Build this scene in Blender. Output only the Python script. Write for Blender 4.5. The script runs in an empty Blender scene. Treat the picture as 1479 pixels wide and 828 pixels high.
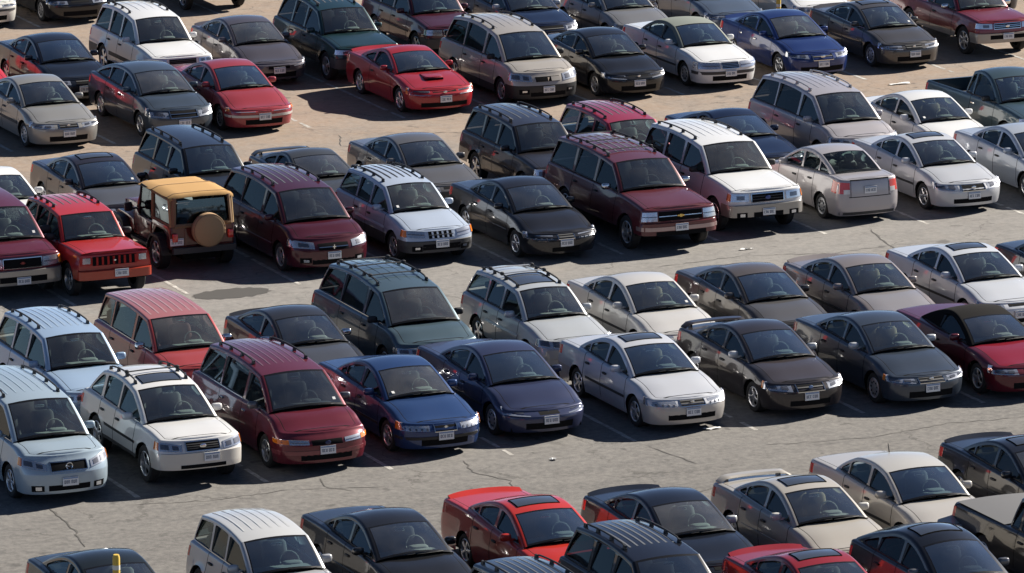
import bpy, bmesh, math, random
from mathutils import Vector, Matrix
from mathutils.geometry import tessellate_polygon
random.seed(7)
R = math.radians
pi = math.pi
scene = bpy.context.scene
C = scene.collection

# ------------------------------------------------------------ camera
cam_data = bpy.data.cameras.new('camera')
cam = bpy.data.objects.new('camera', cam_data)
C.objects.link(cam)
cam_data.sensor_width = 36.0
cam_data.lens = 36.0 * 8399.7 / 1479.0
cam_data.clip_start = 1.0
cam_data.clip_end = 6000.0
yaw, pit, roll = 0.429274, 0.224421, 0.003734
d = Vector((math.sin(yaw)*math.cos(pit), math.cos(yaw)*math.cos(pit), -math.sin(pit)))
r = Vector((math.cos(yaw), -math.sin(yaw), 0.0))
u = r.cross(d)
r, u = math.cos(roll)*r + math.sin(roll)*u, -math.sin(roll)*r + math.cos(roll)*u
mw = Matrix(((r.x, u.x, -d.x, -37.0893), (r.y, u.y, -d.y, -101.0974), (r.z, u.z, -d.z, 28.8304), (0, 0, 0, 1)))
cam.matrix_world = mw
scene.camera = cam

# ------------------------------------------------------------ sky and sun
SUN_EL, SUN = 30.0, Vector((1.8, 0.42, 0.0)).normalized()
sun_dir = Vector((SUN.x*math.cos(R(SUN_EL)), SUN.y*math.cos(R(SUN_EL)), math.sin(R(SUN_EL))))
world = bpy.data.worlds.new('World')
scene.world = world
world.use_nodes = True
wn = world.node_tree
sky = wn.nodes.new('ShaderNodeTexSky')
sky.sky_type = 'NISHITA'
sky.sun_disc = False
sky.sun_elevation = R(SUN_EL)
sky.sun_rotation = math.atan2(SUN.x, SUN.y)
sky.altitude = 2500.0
sky.air_density = 0.5
sky.dust_density = 0.9
bg = wn.nodes['Background']
wn.links.new(sky.outputs[0], bg.inputs[0])
bg.inputs[1].default_value = 0.05
sun_l = bpy.data.lights.new('sun', 'SUN')
sun_l.energy = 5.0
sun_l.angle = R(0.5)
sun_l.color = (1.0, 0.94, 0.85)
sun_o = bpy.data.objects.new('sun', sun_l)
C.objects.link(sun_o)
sun_o.rotation_euler = sun_dir.to_track_quat('Z', 'Y').to_euler()
scene.view_settings.view_transform = 'Standard'
scene.view_settings.look = 'None'
scene.view_settings.exposure = 1.12
scene.view_settings.gamma = 1.0
scene.view_settings.use_curve_mapping = False
scene.cycles.use_denoising = True
scene.cycles.max_bounces = 10
scene.cycles.diffuse_bounces = 1
scene.cycles.transparent_max_bounces = 16
scene.cycles.caustics_reflective = False
scene.cycles.caustics_refractive = False

# ------------------------------------------------------------ materials
MATS = {}
def simple(name, col, rough=0.6, metal=0.0, spec=0.5, coat=0.0):
    if name in MATS: return MATS[name]
    m = bpy.data.materials.new(name); m.use_nodes = True
    b = m.node_tree.nodes['Principled BSDF']
    b.inputs['Base Color'].default_value = (*col, 1)
    b.inputs['Roughness'].default_value = rough
    b.inputs['Metallic'].default_value = metal
    b.inputs['Specular IOR Level'].default_value = spec
    b.inputs['Coat Weight'].default_value = coat
    MATS[name] = m
    return m

def paint(name, col, metal=0.35, rough=0.33, coat=1.0, dust=None):
    key = 'paint_' + name
    if dust is None: dust = 0.004 + 0.05*min(1.0, sum(col)/1.5)
    if key in MATS: return MATS[key]
    m = bpy.data.materials.new(key); m.use_nodes = True
    nt = m.node_tree; N = nt.nodes; L = nt.links
    b = N['Principled BSDF']
    geo = N.new('ShaderNodeNewGeometry')
    no = N.new('ShaderNodeTexNoise'); no.inputs['Scale'].default_value = 2.3; no.inputs['Detail'].default_value = 6
    L.new(geo.outputs['Position'], no.inputs['Vector'])
    sep = N.new('ShaderNodeSeparateXYZ'); L.new(geo.outputs['Position'], sep.inputs[0])
    # road film and settled dust: streaky, stronger on the rocker panels
    ramp = N.new('ShaderNodeMapRange'); ramp.inputs['From Min'].default_value = 0.15; ramp.inputs['From Max'].default_value = 0.5
    ramp.inputs['To Min'].default_value = dust*2.5; ramp.inputs['To Max'].default_value = 0.0
    L.new(sep.outputs['Z'], ramp.inputs['Value'])
    nr = N.new('ShaderNodeMapRange'); nr.inputs['From Min'].default_value = 0.35; nr.inputs['From Max'].default_value = 0.75
    nr.inputs['To Min'].default_value = 0.0; nr.inputs['To Max'].default_value = dust
    L.new(no.outputs['Fac'], nr.inputs['Value'])
    mx = N.new('ShaderNodeMath'); mx.operation = 'ADD'; mx.use_clamp = True
    mu = N.new('ShaderNodeMath'); mu.operation = 'MULTIPLY'
    L.new(ramp.outputs[0], mu.inputs[0]); L.new(no.outputs['Fac'], mu.inputs[1])
    L.new(mu.outputs[0], mx.inputs[0]); L.new(nr.outputs[0], mx.inputs[1])
    mc = N.new('ShaderNodeMix'); mc.data_type = 'RGBA'
    mc.inputs[6].default_value = (*col, 1); mc.inputs[7].default_value = (0.30, 0.26, 0.21, 1)
    L.new(mx.outputs[0], mc.inputs[0]); L.new(mc.outputs[2], b.inputs['Base Color'])
    rr = N.new('ShaderNodeMapRange'); rr.inputs['To Min'].default_value = rough; rr.inputs['To Max'].default_value = 0.9
    L.new(mx.outputs[0], rr.inputs['Value']); L.new(rr.outputs[0], b.inputs['Roughness'])
    b.inputs['Metallic'].default_value = metal
    b.inputs['Specular IOR Level'].default_value = 0.2
    b.inputs['Coat Weight'].default_value = coat
    b.inputs['Coat Roughness'].default_value = 0.06
    cr = N.new('ShaderNodeMapRange'); cr.inputs['To Min'].default_value = 0.05; cr.inputs['To Max'].default_value = 0.45
    L.new(mx.outputs[0], cr.inputs['Value']); L.new(cr.outputs[0], b.inputs['Coat Roughness'])
    MATS[key] = m
    return m

def glass(name, tint, refl=2.0, film=(0.006, 0.03)):
    if name in MATS: return MATS[name]
    m = bpy.data.materials.new(name); m.use_nodes = True
    nt = m.node_tree; N = nt.nodes; L = nt.links
    for n in list(N):
        if n.type != 'OUTPUT_MATERIAL': N.remove(n)
    out = [n for n in N if n.type == 'OUTPUT_MATERIAL'][0]
    tr = N.new('ShaderNodeBsdfTransparent'); tr.inputs[0].default_value = (*tint, 1)
    gl = N.new('ShaderNodeBsdfGlossy'); gl.inputs['Roughness'].default_value = 0.03
    gl.inputs[0].default_value = (0.80, 0.94, 1.0, 1)
    fr0 = N.new('ShaderNodeFresnel'); fr0.inputs['IOR'].default_value = 1.55
    fr = N.new('ShaderNodeMath'); fr.operation = 'MULTIPLY'; fr.use_clamp = True; fr.inputs[1].default_value = refl   # reflection gain, boosted on windscreens to stand in for brighter sky
    L.new(fr0.outputs[0], fr.inputs[0])
    mix = N.new('ShaderNodeMixShader')
    L.new(fr.outputs[0], mix.inputs[0]); L.new(tr.outputs[0], mix.inputs[1]); L.new(gl.outputs[0], mix.inputs[2])
    df = N.new('ShaderNodeBsdfDiffuse'); df.inputs[0].default_value = (0.35, 0.33, 0.30, 1)
    geo = N.new('ShaderNodeNewGeometry')
    no = N.new('ShaderNodeTexNoise'); no.inputs['Scale'].default_value = 1.7; no.inputs['Detail'].default_value = 4
    L.new(geo.outputs['Position'], no.inputs['Vector'])
    mr = N.new('ShaderNodeMapRange'); mr.inputs['From Min'].default_value = 0.4; mr.inputs['From Max'].default_value = 0.8
    mr.inputs['To Min'].default_value = film[0]; mr.inputs['To Max'].default_value = film[1]
    L.new(no.outputs['Fac'], mr.inputs['Value'])
    m2 = N.new('ShaderNodeMixShader')
    L.new(mr.outputs[0], m2.inputs[0]); L.new(mix.outputs[0], m2.inputs[1]); L.new(df.outputs[0], m2.inputs[2])
    L.new(m2.outputs[0], out.inputs[0])
    MATS[name] = m
    return m

BLACK = simple('black_plastic', (0.018, 0.018, 0.02), 0.55)
GREYP = simple('grey_plastic', (0.045, 0.045, 0.048), 0.6)
MESH = simple('grille_mesh', (0.010, 0.010, 0.011), 0.9, spec=0.08)
GAP = simple('shut_line', (0.006, 0.006, 0.006), 0.9, spec=0.1)
UNDER = simple('underbody', (0.010, 0.010, 0.010), 0.95, spec=0.1)
RUBBER = simple('tyre_rubber', (0.016, 0.016, 0.017), 0.8)
ALLOY = simple('alloy', (0.62, 0.62, 0.63), 0.32, 0.85)
STEEL = simple('hubcap_silver', (0.50, 0.50, 0.51), 0.4, 0.6)
CHROME = simple('chrome', (0.78, 0.78, 0.78), 0.14, 1.0)
REFL = simple('lamp_reflector', (0.66, 0.68, 0.72), 0.2, 0.75, coat=1.0)
BULB = simple('lamp_bowl', (0.16, 0.165, 0.19), 0.25, 0.7, coat=1.0)
AMBER = simple('amber_lens', (0.75, 0.20, 0.02), 0.2, coat=1.0)
REDL = simple('red_lens', (0.62, 0.03, 0.02), 0.2, coat=1.0)
CLEARL = simple('clear_lens', (0.75, 0.72, 0.70), 0.2, coat=1.0)
MIRGL = simple('mirror_glass', (0.75, 0.78, 0.8), 0.04, 1.0)
GOLD = simple('gold_badge', (0.75, 0.55, 0.18), 0.25, 0.9)
FRIT = simple('glass_edge', (0.008, 0.008, 0.009), 0.25)
INT = {'grey': simple('trim_grey', (0.17, 0.17, 0.175), 0.85), 'tan': simple('trim_tan', (0.30, 0.24, 0.16), 0.85),
       'dark': simple('trim_dark', (0.055, 0.055, 0.06), 0.85), 'red': simple('trim_red', (0.12, 0.03, 0.03), 0.85)}
DASH = simple('dashboard_black', (0.20, 0.215, 0.205), 0.75)
LINER = simple('cabin_liner', (0.035, 0.034, 0.033), 0.95, spec=0.1)
WIND = glass('windscreen_glass', (0.74, 0.87, 0.85), 4.0, (0.03, 0.09))
WINDS = [WIND, glass('hazy_windscreen', (0.70, 0.86, 0.82), 4.0, (0.09, 0.22)), glass('blue_windscreen', (0.60, 0.78, 0.84), 6.0, (0.02, 0.06)), glass('clear_windscreen', (0.86, 0.95, 0.93), 4.5, (0.03, 0.10))]
SIDEG = glass('side_glass', (0.56, 0.64, 0.62), 0.9)
PRIV = glass('privacy_glass', (0.12, 0.13, 0.14), 0.6)
MOON = simple('sunroof_glass', (0.05, 0.057, 0.07), 0.12, coat=1.0)

def plate_mat():
    m = bpy.data.materials.new('number_plate'); m.use_nodes = True
    nt = m.node_tree; N = nt.nodes; L = nt.links
    b = N['Principled BSDF']; b.inputs['Roughness'].default_value = 0.4
    b.inputs['Base Color'].default_value = (0.84, 0.84, 0.82, 1)
    return m
PLATE = plate_mat()
PLATEINK = simple('plate_ink', (0.05, 0.08, 0.16), 0.5)
PLATEBLUE = simple('plate_band', (0.22, 0.32, 0.5), 0.5)

# ------------------------------------------------------------ mesh helper
class MB:
    def __init__(s): s.v = []; s.f = []; s.m = []
    def add(s, p): s.v.append(tuple(p)); return len(s.v) - 1
    def face(s, ids, m=0): s.f.append(tuple(ids)); s.m.append(m)
    def quad(s, a, b, c, dd, m=0):
        i = len(s.v); s.v += [tuple(a), tuple(b), tuple(c), tuple(dd)]; s.face((i, i+1, i+2, i+3), m)
    def box(s, c, size, m=0, rx=0.0, rz=0.0, taper=1.0):
        i = len(s.v); hx, hy, hz = size[0]/2, size[1]/2, size[2]/2
        M = Matrix.Rotation(rz, 3, 'Z') @ Matrix.Rotation(rx, 3, 'X')
        for z in (-1, 1):
            t = taper if z > 0 else 1.0
            for x, y in ((-1, -1), (1, -1), (1, 1), (-1, 1)):
                p = M @ Vector((x*hx*t, y*hy*t, z*hz)); s.v.append((c[0]+p.x, c[1]+p.y, c[2]+p.z))
        for q in ((3, 2, 1, 0), (4, 5, 6, 7), (0, 1, 5, 4), (1, 2, 6, 5), (2, 3, 7, 6), (3, 0, 4, 7)):
            s.face([i+k for k in q], m)
    def rbox(s, c, size, b=0.2, m=0, rx=0.0, rz=0.0):
        # soft box: superellipsoid grid
        i = len(s.v); nu, nv = 12, 6
        M = Matrix.Rotation(rz, 3, 'Z') @ Matrix.Rotation(rx, 3, 'X')
        sg = lambda w, e: math.copysign(abs(w)**e, w)
        for j in range(nv+1):
            ph = -pi/2 + pi*j/nv
            for k in range(nu):
                th = 2*pi*(k+0.5)/nu
                p = M @ Vector((size[0]/2*sg(math.cos(ph), b)*sg(math.cos(th), b), size[1]/2*sg(math.cos(ph), b)*sg(math.sin(th), b), size[2]/2*sg(math.sin(ph), b)))
                s.v.append((c[0]+p.x, c[1]+p.y, c[2]+p.z))
        for j in range(nv):
            for k in range(nu):
                a, bb = i+j*nu+k, i+j*nu+(k+1) % nu
                s.face((a, bb, bb+nu, a+nu), m)
    def tube(s, pts, rad, n=6, m=0, cap=True, flat=1.0):
        i = len(s.v); P = [Vector(p) for p in pts]
        for j, p in enumerate(P):
            t = (P[min(j+1, len(P)-1)] - P[max(j-1, 0)]).normalized()
            a = t.cross(Vector((0, 0, 1)))
            if a.length < 1e-3: a = Vector((1, 0, 0))
            a.normalize(); b = a.cross(t)
            rr = rad[j] if isinstance(rad, (list, tuple)) else rad
            for k in range(n):
                th = 2*pi*k/n
                s.v.append(tuple(p + a*rr*math.cos(th) + b*rr*flat*math.sin(th)))
        for j in range(len(P)-1):
            for k in range(n):
                a, b = i+j*n+k, i+j*n+(k+1) % n
                s.face((a, b, b+n, a+n), m)
        if cap:
            s.face([i+k for k in range(n)][::-1], m); s.face([i+(len(P)-1)*n+k for k in range(n)], m)
    def lathe_x(s, prof, n=24, m=0):
        # prof: (x, radius) about the x axis
        i = len(s.v)
        for x, rr in prof:
            for k in range(n):
                th = 2*pi*k/n; s.v.append((x, rr*math.cos(th), rr*math.sin(th)))
        for j in range(len(prof)-1):
            for k in range(n):
                a, b = i+j*n+k, i+j*n+(k+1) % n
                s.face((a, b, b+n, a+n), m)
    def mesh(s, name, mats, angle=35, smooth=True):
        me = bpy.data.meshes.new(name)
        me.from_pydata(s.v, [], s.f)
        for m in mats: me.materials.append(m)
        me.polygons.foreach_set('material_index', s.m)
        if smooth:
            me.polygons.foreach_set('use_smooth', [True]*len(s.f))
            me.set_sharp_from_angle(angle=R(angle))
        me.update()
        return me
    def build(s, name, mats, parent=None, angle=35, smooth=True, recalc=False):
        if not isinstance(mats, (list, tuple)): mats = [mats]
        me = s.mesh(name, mats, angle, smooth)
        return link(name, me, parent)

def link(name, me, parent=None, loc=None):
    o = bpy.data.objects.new(name, me); C.objects.link(o)
    if parent is not None: o.parent = parent
    if loc: o.location = loc
    return o

def lerp(a, b, t): return a + (b-a)*t
def pchip(keys):
    xs = [k[0] for k in keys]; ys = [k[1] for k in keys]; n = len(xs)
    dl = [(ys[i+1]-ys[i])/(xs[i+1]-xs[i]) for i in range(n-1)]
    m = [dl[0]] + [0 if dl[i-1]*dl[i] <= 0 else 2*dl[i-1]*dl[i]/(dl[i-1]+dl[i]) for i in range(1, n-1)] + [dl[-1]]
    def f(x):
        if x <= xs[0]: return ys[0]
        if x >= xs[-1]: return ys[-1]
        i = 0
        while x > xs[i+1]: i += 1
        h = xs[i+1]-xs[i]; t = (x-xs[i])/h
        return ((2*t**3-3*t*t+1)*ys[i] + (t**3-2*t*t+t)*h*m[i] + (-2*t**3+3*t*t)*ys[i+1] + (t**3-t*t)*h*m[i+1])
    return f
def interp(pts, x):
    if x <= pts[0][0]: return pts[0][1]
    for a, b in zip(pts, pts[1:]):
        if x <= b[0]: return lerp(a[1], b[1], (x-a[0])/max(1e-9, b[0]-a[0]))
    return pts[-1][1]

# ------------------------------------------------------------ shared meshes
CACHE = {}
def tyre_mesh(r_, w):
    k = ('tyre', r_, w)
    if k not in CACHE:
        b = MB(); h = w/2; ri = r_*0.66
        b.lathe_x([(-h*0.85, ri), (-h, ri+0.3*(r_-ri)), (-h*0.95, r_-0.02), (-h*0.7, r_), (h*0.7, r_), (h*0.95, r_-0.02), (h, ri+0.3*(r_-ri)), (h*0.85, ri)], 28)
        CACHE[k] = b.mesh('tyre', [RUBBER], 30)
    return CACHE[k]
def rim_mesh(r_, w, style):
    k = ('rim', r_, w, style)
    if k not in CACHE:
        b = MB(); h = w/2; ri = r_*0.66
        # outer face towards -x
        b.lathe_x([(-h*0.85, ri+0.004), (-h*0.93, ri-0.008), (-h*0.85, ri-0.02), (-h*0.30, ri-0.035)], 28, 0)
        b.lathe_x([(-h*0.28, ri-0.03), (-h*0.26, 0.001)], 28, 1)
        if style == 'cap':
            b.lathe_x([(-h*0.7, ri-0.02), (-h*0.86, ri*0.72), (-h*0.80, ri*0.35), (-h*0.92, ri*0.22), (-h*0.94, 0.001)], 28, 0)
            for q in range(9):
                a = 2*pi*q/9; c = (-h*0.84, ri*0.62*math.cos(a), ri*0.62*math.sin(a))
                b.rbox(c, (0.02, 0.045, 0.045), 0.8, 1)
        else:
            n, wd = {'five': (5, 0.24), 'six': (6, 0.20), 'seven': (7, 0.16), 'twin': (10, 0.10)}[style]
            for q in range(n):
                a = 2*pi*q/n + 0.3
                ca, sa = math.cos(a), math.sin(a)
                i = len(b.v)
                for rad, wf, x in ((ri*0.12, 0.9, -0.72), (ri*0.55, 0.75, -0.78), (ri-0.015, 1.15, -0.72)):
                    hw = ri*wd*wf
                    for sx, yy in ((x, -hw), (x-0.1, -hw*0.5), (x-0.1, hw*0.5), (x, hw)):
                        b.v.append((h*sx, rad*ca - yy*sa, rad*sa + yy*ca))
                for j in range(2):
                    for t in range(3):
                        p = i+j*4+t; b.face((p, p+1, p+5, p+4), 0)
            b.lathe_x([(-h*0.7, ri*0.28), (-h*0.9, ri*0.22), (-h*0.92, 0.001)], 14, 0)
        CACHE[k] = b.mesh('rim', [STEEL if style == 'cap' else ALLOY, UNDER], 30)
    return CACHE[k]
def seat_mesh(kind, wid):
    k = ('seat', kind, wid)
    if k not in CACHE:
        b = MB()
        b.rbox((0, 0, 0.12), (wid, 0.52, 0.20), 0.35, 0, rx=R(6))
        b.rbox((0, 0.32, 0.46), (wid*0.94, 0.16, 0.66), 0.35, 0, rx=R(-18))
        if kind == 'front':
            b.rbox((0, 0.455, 0.86), (0.26, 0.10, 0.19), 0.4, 0, rx=R(-14))
            for sx in (-0.06, 0.06): b.box((sx, 0.43, 0.77), (0.014, 0.014, 0.08), 0)
        else:
            for sx in (-wid*0.3, wid*0.3): b.rbox((sx, 0.47, 0.82), (0.27, 0.09, 0.14), 0.4, 0, rx=R(-14))
        CACHE[k] = b
    return CACHE[k]
def seat_obj(kind, wid, mat, parent, loc):
    k = ('seatm', kind, wid, mat.name)
    if k not in CACHE: CACHE[k] = seat_mesh(kind, wid).mesh('seat', [mat], 50)
    return link('rear_seat' if kind == 'rear' else 'front_seat', CACHE[k], parent, loc)
def wheel_objs(root, x, y, r_, w, style, side):
    o = link('wheel', tyre_mesh(r_, w), root, (x, y, r_))
    if side > 0: o.rotation_euler = (0, 0, pi)
    o2 = link('rim', rim_mesh(r_, w, style), o)
    o2.rotation_euler = (random.uniform(0, 6), 0, 0)
    return o

PLATE_FACE = None
def plate_mesh(seed):
    k = ('plate', seed)
    if k not in CACHE:
        rnd = random.Random(seed); b = MB()
        b.box((0, 0, 0), (0.32, 0.014, 0.165), 0)
        b.box((0, -0.0080, 0.062), (0.30, 0.004, 0.022), 2)
        x = -0.125
        for q in range(7):
            if q == 3: x += 0.022; continue
            hh = rnd.uniform(0.058, 0.066); ww = 0.028
            kind = rnd.randrange(4)
            b.box((x, -0.0085, -0.008), (0.008, 0.004, hh), 1)
            if kind != 0: b.box((x+ww-0.008, -0.0085, -0.008), (0.008, 0.004, hh), 1)
            if kind != 1: b.box((x+ww/2-0.004, -0.0088, -0.008+hh/2-0.004), (ww-0.008, 0.003, 0.008), 1)
            if kind != 2: b.box((x+ww/2-0.004, -0.0088, -0.008-hh/2+0.004), (ww-0.008, 0.003, 0.008), 1)
            x += 0.040
        CACHE[k] = b.mesh('number_plate', [PLATE, PLATEINK, PLATEBLUE], smooth=False)
    return CACHE[k]

# ------------------------------------------------------------ the car builder
TYPES = {
 'sedan': dict(L=4.72, W=1.78, H=1.42, fo=0.94, wb=2.70, Rw=0.315, zs=0.19, zn=0.68, uc=1.28, zc=0.95, wt=2.08, zwt=1.345, rt=3.05, zrt=1.36,
               rb=3.86, zrb=1.04, zt=1.00, wr=0.60, bz=0.56, lean=0.20, nose=0.46, nn=2.5, tail=0.34, tn=3.0, pillars=((2.52, 0.09), (3.36, 0.05)), seams=(1.36, 2.50, 3.32), deck=True),
 'coupe': dict(L=4.65, W=1.84, H=1.34, fo=0.95, wb=2.60, Rw=0.32, zs=0.18, zn=0.66, uc=1.42, zc=0.91, wt=2.20, zwt=1.27, rt=2.95, zrt=1.285,
               rb=3.82, zrb=1.02, zt=0.99, wr=0.57, bz=0.55, lean=0.20, nose=0.46, nn=2.4, tail=0.34, tn=3.0, pillars=((2.92, 0.10),), seams=(1.45, 2.85), deck=True),
 'van': dict(L=4.95, W=1.92, H=1.74, fo=0.95, wb=2.95, Rw=0.33, zs=0.22, zn=0.80, uc=1.00, zc=1.08, wt=1.78, zwt=1.63, rt=4.55, zrt=1.66,
               rb=4.86, zrb=1.08, zt=1.03, wr=0.66, bz=0.60, lean=0.22, nose=0.46, nn=2.5, tail=0.20, tn=3.5, pillars=((2.28, 0.11), (3.55, 0.07)), seams=(1.38, 2.24, 3.42), deck=False),
 'suv': dict(L=4.70, W=1.83, H=1.74, fo=0.86, wb=2.75, Rw=0.37, zs=0.40, zn=0.94, uc=1.38, zc=1.12, wt=1.98, zwt=1.645, rt=4.35, zrt=1.68,
               rb=4.60, zrb=1.13, zt=1.08, wr=0.63, bz=0.66, lean=0.06, nose=0.30, nn=3.2, tail=0.18, tn=3.5, pillars=((2.60, 0.10), (3.48, 0.10)), seams=(1.48, 2.58, 3.42), deck=False, bstep=0.05),
 'wagon': dict(L=4.45, W=1.74, H=1.57, fo=0.88, wb=2.53, Rw=0.33, zs=0.30, zn=0.80, uc=1.25, zc=1.02, wt=1.93, zwt=1.49, rt=4.05, zrt=1.51,
               rb=4.36, zrb=1.04, zt=1.00, wr=0.59, bz=0.62, lean=0.12, nose=0.38, nn=2.8, tail=0.2, tn=3.5, pillars=((2.44, 0.09), (3.24, 0.09)), seams=(1.36, 2.42, 3.18), deck=False, bstep=0.02),
 'big': dict(L=5.2, W=1.98, H=1.86, fo=0.93, wb=3.0, Rw=0.39, zs=0.45, zn=1.04, uc=1.50, zc=1.22, wt=2.15, zwt=1.76, rt=4.85, zrt=1.80,
               rb=5.08, zrb=1.22, zt=1.16, wr=0.70, bz=0.72, lean=0.05, nose=0.28, nn=3.4, tail=0.18, tn=3.8, pillars=((2.85, 0.11), (3.85, 0.11)), seams=(1.60, 2.82, 3.78), deck=False, bstep=0.06),
 'hatch': dict(L=4.70, W=1.78, H=1.45, fo=0.92, wb=2.80, Rw=0.315, zs=0.19, zn=0.70, uc=1.20, zc=0.98, wt=2.05, zwt=1.38, rt=3.55, zrt=1.37,
               rb=4.50, zrb=1.06, zt=1.01, wr=0.60, bz=0.56, lean=0.20, nose=0.46, nn=2.5, tail=0.24, tn=3.0, pillars=((2.52, 0.09), (3.40, 0.07)), seams=(1.34, 2.50, 3.36), deck=False),
 'pickup': dict(L=5.1, W=1.85, H=1.70, fo=0.88, wb=3.05, Rw=0.36, zs=0.34, zn=0.92, uc=1.42, zc=1.10, wt=2.05, zwt=1.60, rt=3.02, zrt=1.62,
               rb=3.20, zrb=1.10, zt=1.06, wr=0.61, bz=0.66, lean=0.05, nose=0.28, nn=3.2, tail=0.12, tn=5, pillars=((2.78, 0.08),), seams=(1.52, 2.74), deck=False, bed=True, bstep=0.05),
}

def car(label, cat, typ, pos, col, rot=0.0, group=None, **kw):
    P = dict(bstep=0.0, taper=0.06, e=0.055, crown=0.045, flare=0.012, deck=False, bed=False, clad=None, cladz=0.0, roofmat=None, pillar=None,
             privacy=False, wheel='five', interior='grey', head=dict(), grille='bar', grillemat=None, chrome=False, rails=None, ribs=0, sunroof=False, spoiler=None,
             handles=None, mould=None, mirror=None, mscale=1.0, plate=True, bumper=None, rear=False, antenna=False, scoop=False, vis=True, hoodline=0.02, top='hard', badge=None,
             tw=0.205, ribmat=None, railmat=None, steer=True, bins=0, sill=None, rearview=False, fog=False, airdam=True, cowl=True, mat=None)
    P.update(TYPES[typ]); P.update(kw)
    g = lambda k: P[k]
    hsh = 0.0
    if typ in ('sedan', 'coupe', 'hatch'):
        P['zn'] += 0.025; P['lean'] *= 1.1; hsh = 1.0
    elif typ == 'van' and P['zn'] < 0.95: P['zn'] += 0.06
    L, W, H, zs, Rw = P['L'], P['W'], P['H'], P['zs'], P['Rw']
    fo, wb = P['fo'], P['wb']; Ra = Rw + 0.055; zw = Rw
    uc, zc, wt, zwt, rt, zrt, rb, zrb, zt, zn = [P[k] for k in ('uc', 'zc', 'wt', 'zwt', 'rt', 'zrt', 'rb', 'zrb', 'zt', 'zn')]
    bz, e = P['bz'], P['e']; hw0 = W/2
    pm = P['mat'] or paint(*col) if not isinstance(col, str) else MATS[col]
    bumpm = P['bumper'] or pm
    hash_k = int(abs(pos[0]*7.3+pos[1]*3.1))
    root = bpy.data.objects.new(cat.replace(' ', '_'), None); C.objects.link(root)
    root.empty_display_size = 0.5
    root.location = (pos[0], pos[1], 0.0); root.rotation_euler = (0, 0, rot)
    root['label'] = label; root['category'] = cat
    if group: root['group'] = group

    # ---- plan outline of the lower body (half), from nose centre to tail centre
    a = min(P['nose'], fo-Ra-0.03); b = min(P['tail'], L-fo-wb-Ra-0.03); nn, tn = P['nn'], P['tn']
    barrel = lambda uu: 1-0.018*((2*uu/L-1)**2)
    pts = []
    NT = 12
    for k in range(NT+1):
        t = pi/2*k/NT
        uu = a*(1-math.cos(t)**(2/nn)); pts.append((hw0*barrel(uu)*math.sin(t)**(2/nn), uu, 0))
    mids = set()
    for cw in (fo, fo+wb):
        for k in range(13):
            mids.add(round(cw + Ra*math.cos(pi*k/12), 4))
    n = int((L-a-b)/0.16)
    base = [a + (L-a-b)*k/n for k in range(1, n)]
    seams = list(P['seams'])
    gapw = 0.02
    special = []
    for sm in seams: special += [sm, sm+gapw]
    special += [uc-0.02, rb-0.10, rb+0.02] if rb < L-b-0.05 else [uc-0.02]
    allu = sorted(list(mids)+special)
    for bu in base:
        if min(abs(bu-q) for q in allu) > 0.06: allu.append(bu)
    allu = sorted(q for q in allu if a+0.015 < q < L-b-0.015)
    fl = []
    for q in allu:
        if fl and q-fl[-1] < 0.006: continue
        fl.append(q)
    for q in fl: pts.append((hw0*barrel(q), q, 1))
    for k in range(NT, -1, -1):
        t = pi/2*k/NT
        uu = L-b*(1-math.cos(t)**(2/tn)); pts.append((hw0*barrel(uu)*math.sin(t)**(2/tn), uu, 2))
    M = len(pts)
    nrm = []
    for i in range(M):
        p, q = pts[max(i-1, 0)], pts[min(i+1, M-1)]
        tx, tu = q[0]-p[0], q[1]-p[1]; l = math.hypot(tx, tu) or 1
        nx, nu = tu/l, -tx/l
        if i == 0: nx, nu = 0, -1
        if i == M-1: nx, nu = 0, 1
        nrm.append((nx, nu))
    ztop = pchip(P.get('ztopk') or [(0, zn-0.01), (a*0.9, zn+0.03), (uc*0.75, lerp(zn, zc, 0.70)), (uc+0.1, zc-0.03), (lerp(uc, rb, 0.6), lerp(zc, zrb, 0.55)-0.015), (rb, zrb-0.025), (L, zt-0.01)])
    zcen = pchip([(0, zn), (a*0.7, zn+0.045), (uc*0.7, lerp(zn, zc, 0.72)+0.025), (uc, zc+0.005), (uc+0.6, zc+0.03)])
    zdeck = pchip([(rb-0.5, zrb+0.03), (rb, zrb), (L-0.25, zt+0.02), (L, zt)]) if L-0.26 > rb else (lambda q: zt + (zrb-zt)*max(0, min(1, (L-q)/max(0.05, L-rb))))
    def zbot(q):
        z = zs
        for cw in (fo, fo+wb):
            dd = abs(q-cw)
            if dd < Ra: z = max(z, zw + math.sqrt(max(0, Ra*Ra-dd*dd)))
        return z
    lean, bs = P['lean'], P['bstep']
    rlean = P.get('rlean', 0.10)
    rbz = P.get('rbz', bz); rbs = P.get('rbs', bs)
    def in_f(z):
        if z < 0.36: return 0.07*((0.36-z)/0.2)**1.4
        if z <= bz: return 0.0 if z > 0.42 else 0.012
        return bs + (lean)*(min(1.3, (z-bz)/max(0.05, zn-bz)))**1.5
    def in_r(z):
        if z < 0.36: return 0.08*((0.36-z)/0.2)**1.4
        if z <= rbz: return 0.0
        return rbs + rlean*((z-rbz)/max(0.1, zt-rbz))**1.4
    cz = P.get('crease', 0.62*zc+0.04)
    def in_s(z):
        v = 0.0
        if z < 0.52: v = 0.055*((0.52-z)/0.35)**2
        elif z > 0.58: v = 0.062*((z-0.58)/0.42)**1.6
        return v - 0.010*math.exp(-((z-cz)/0.035)**2)
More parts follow.
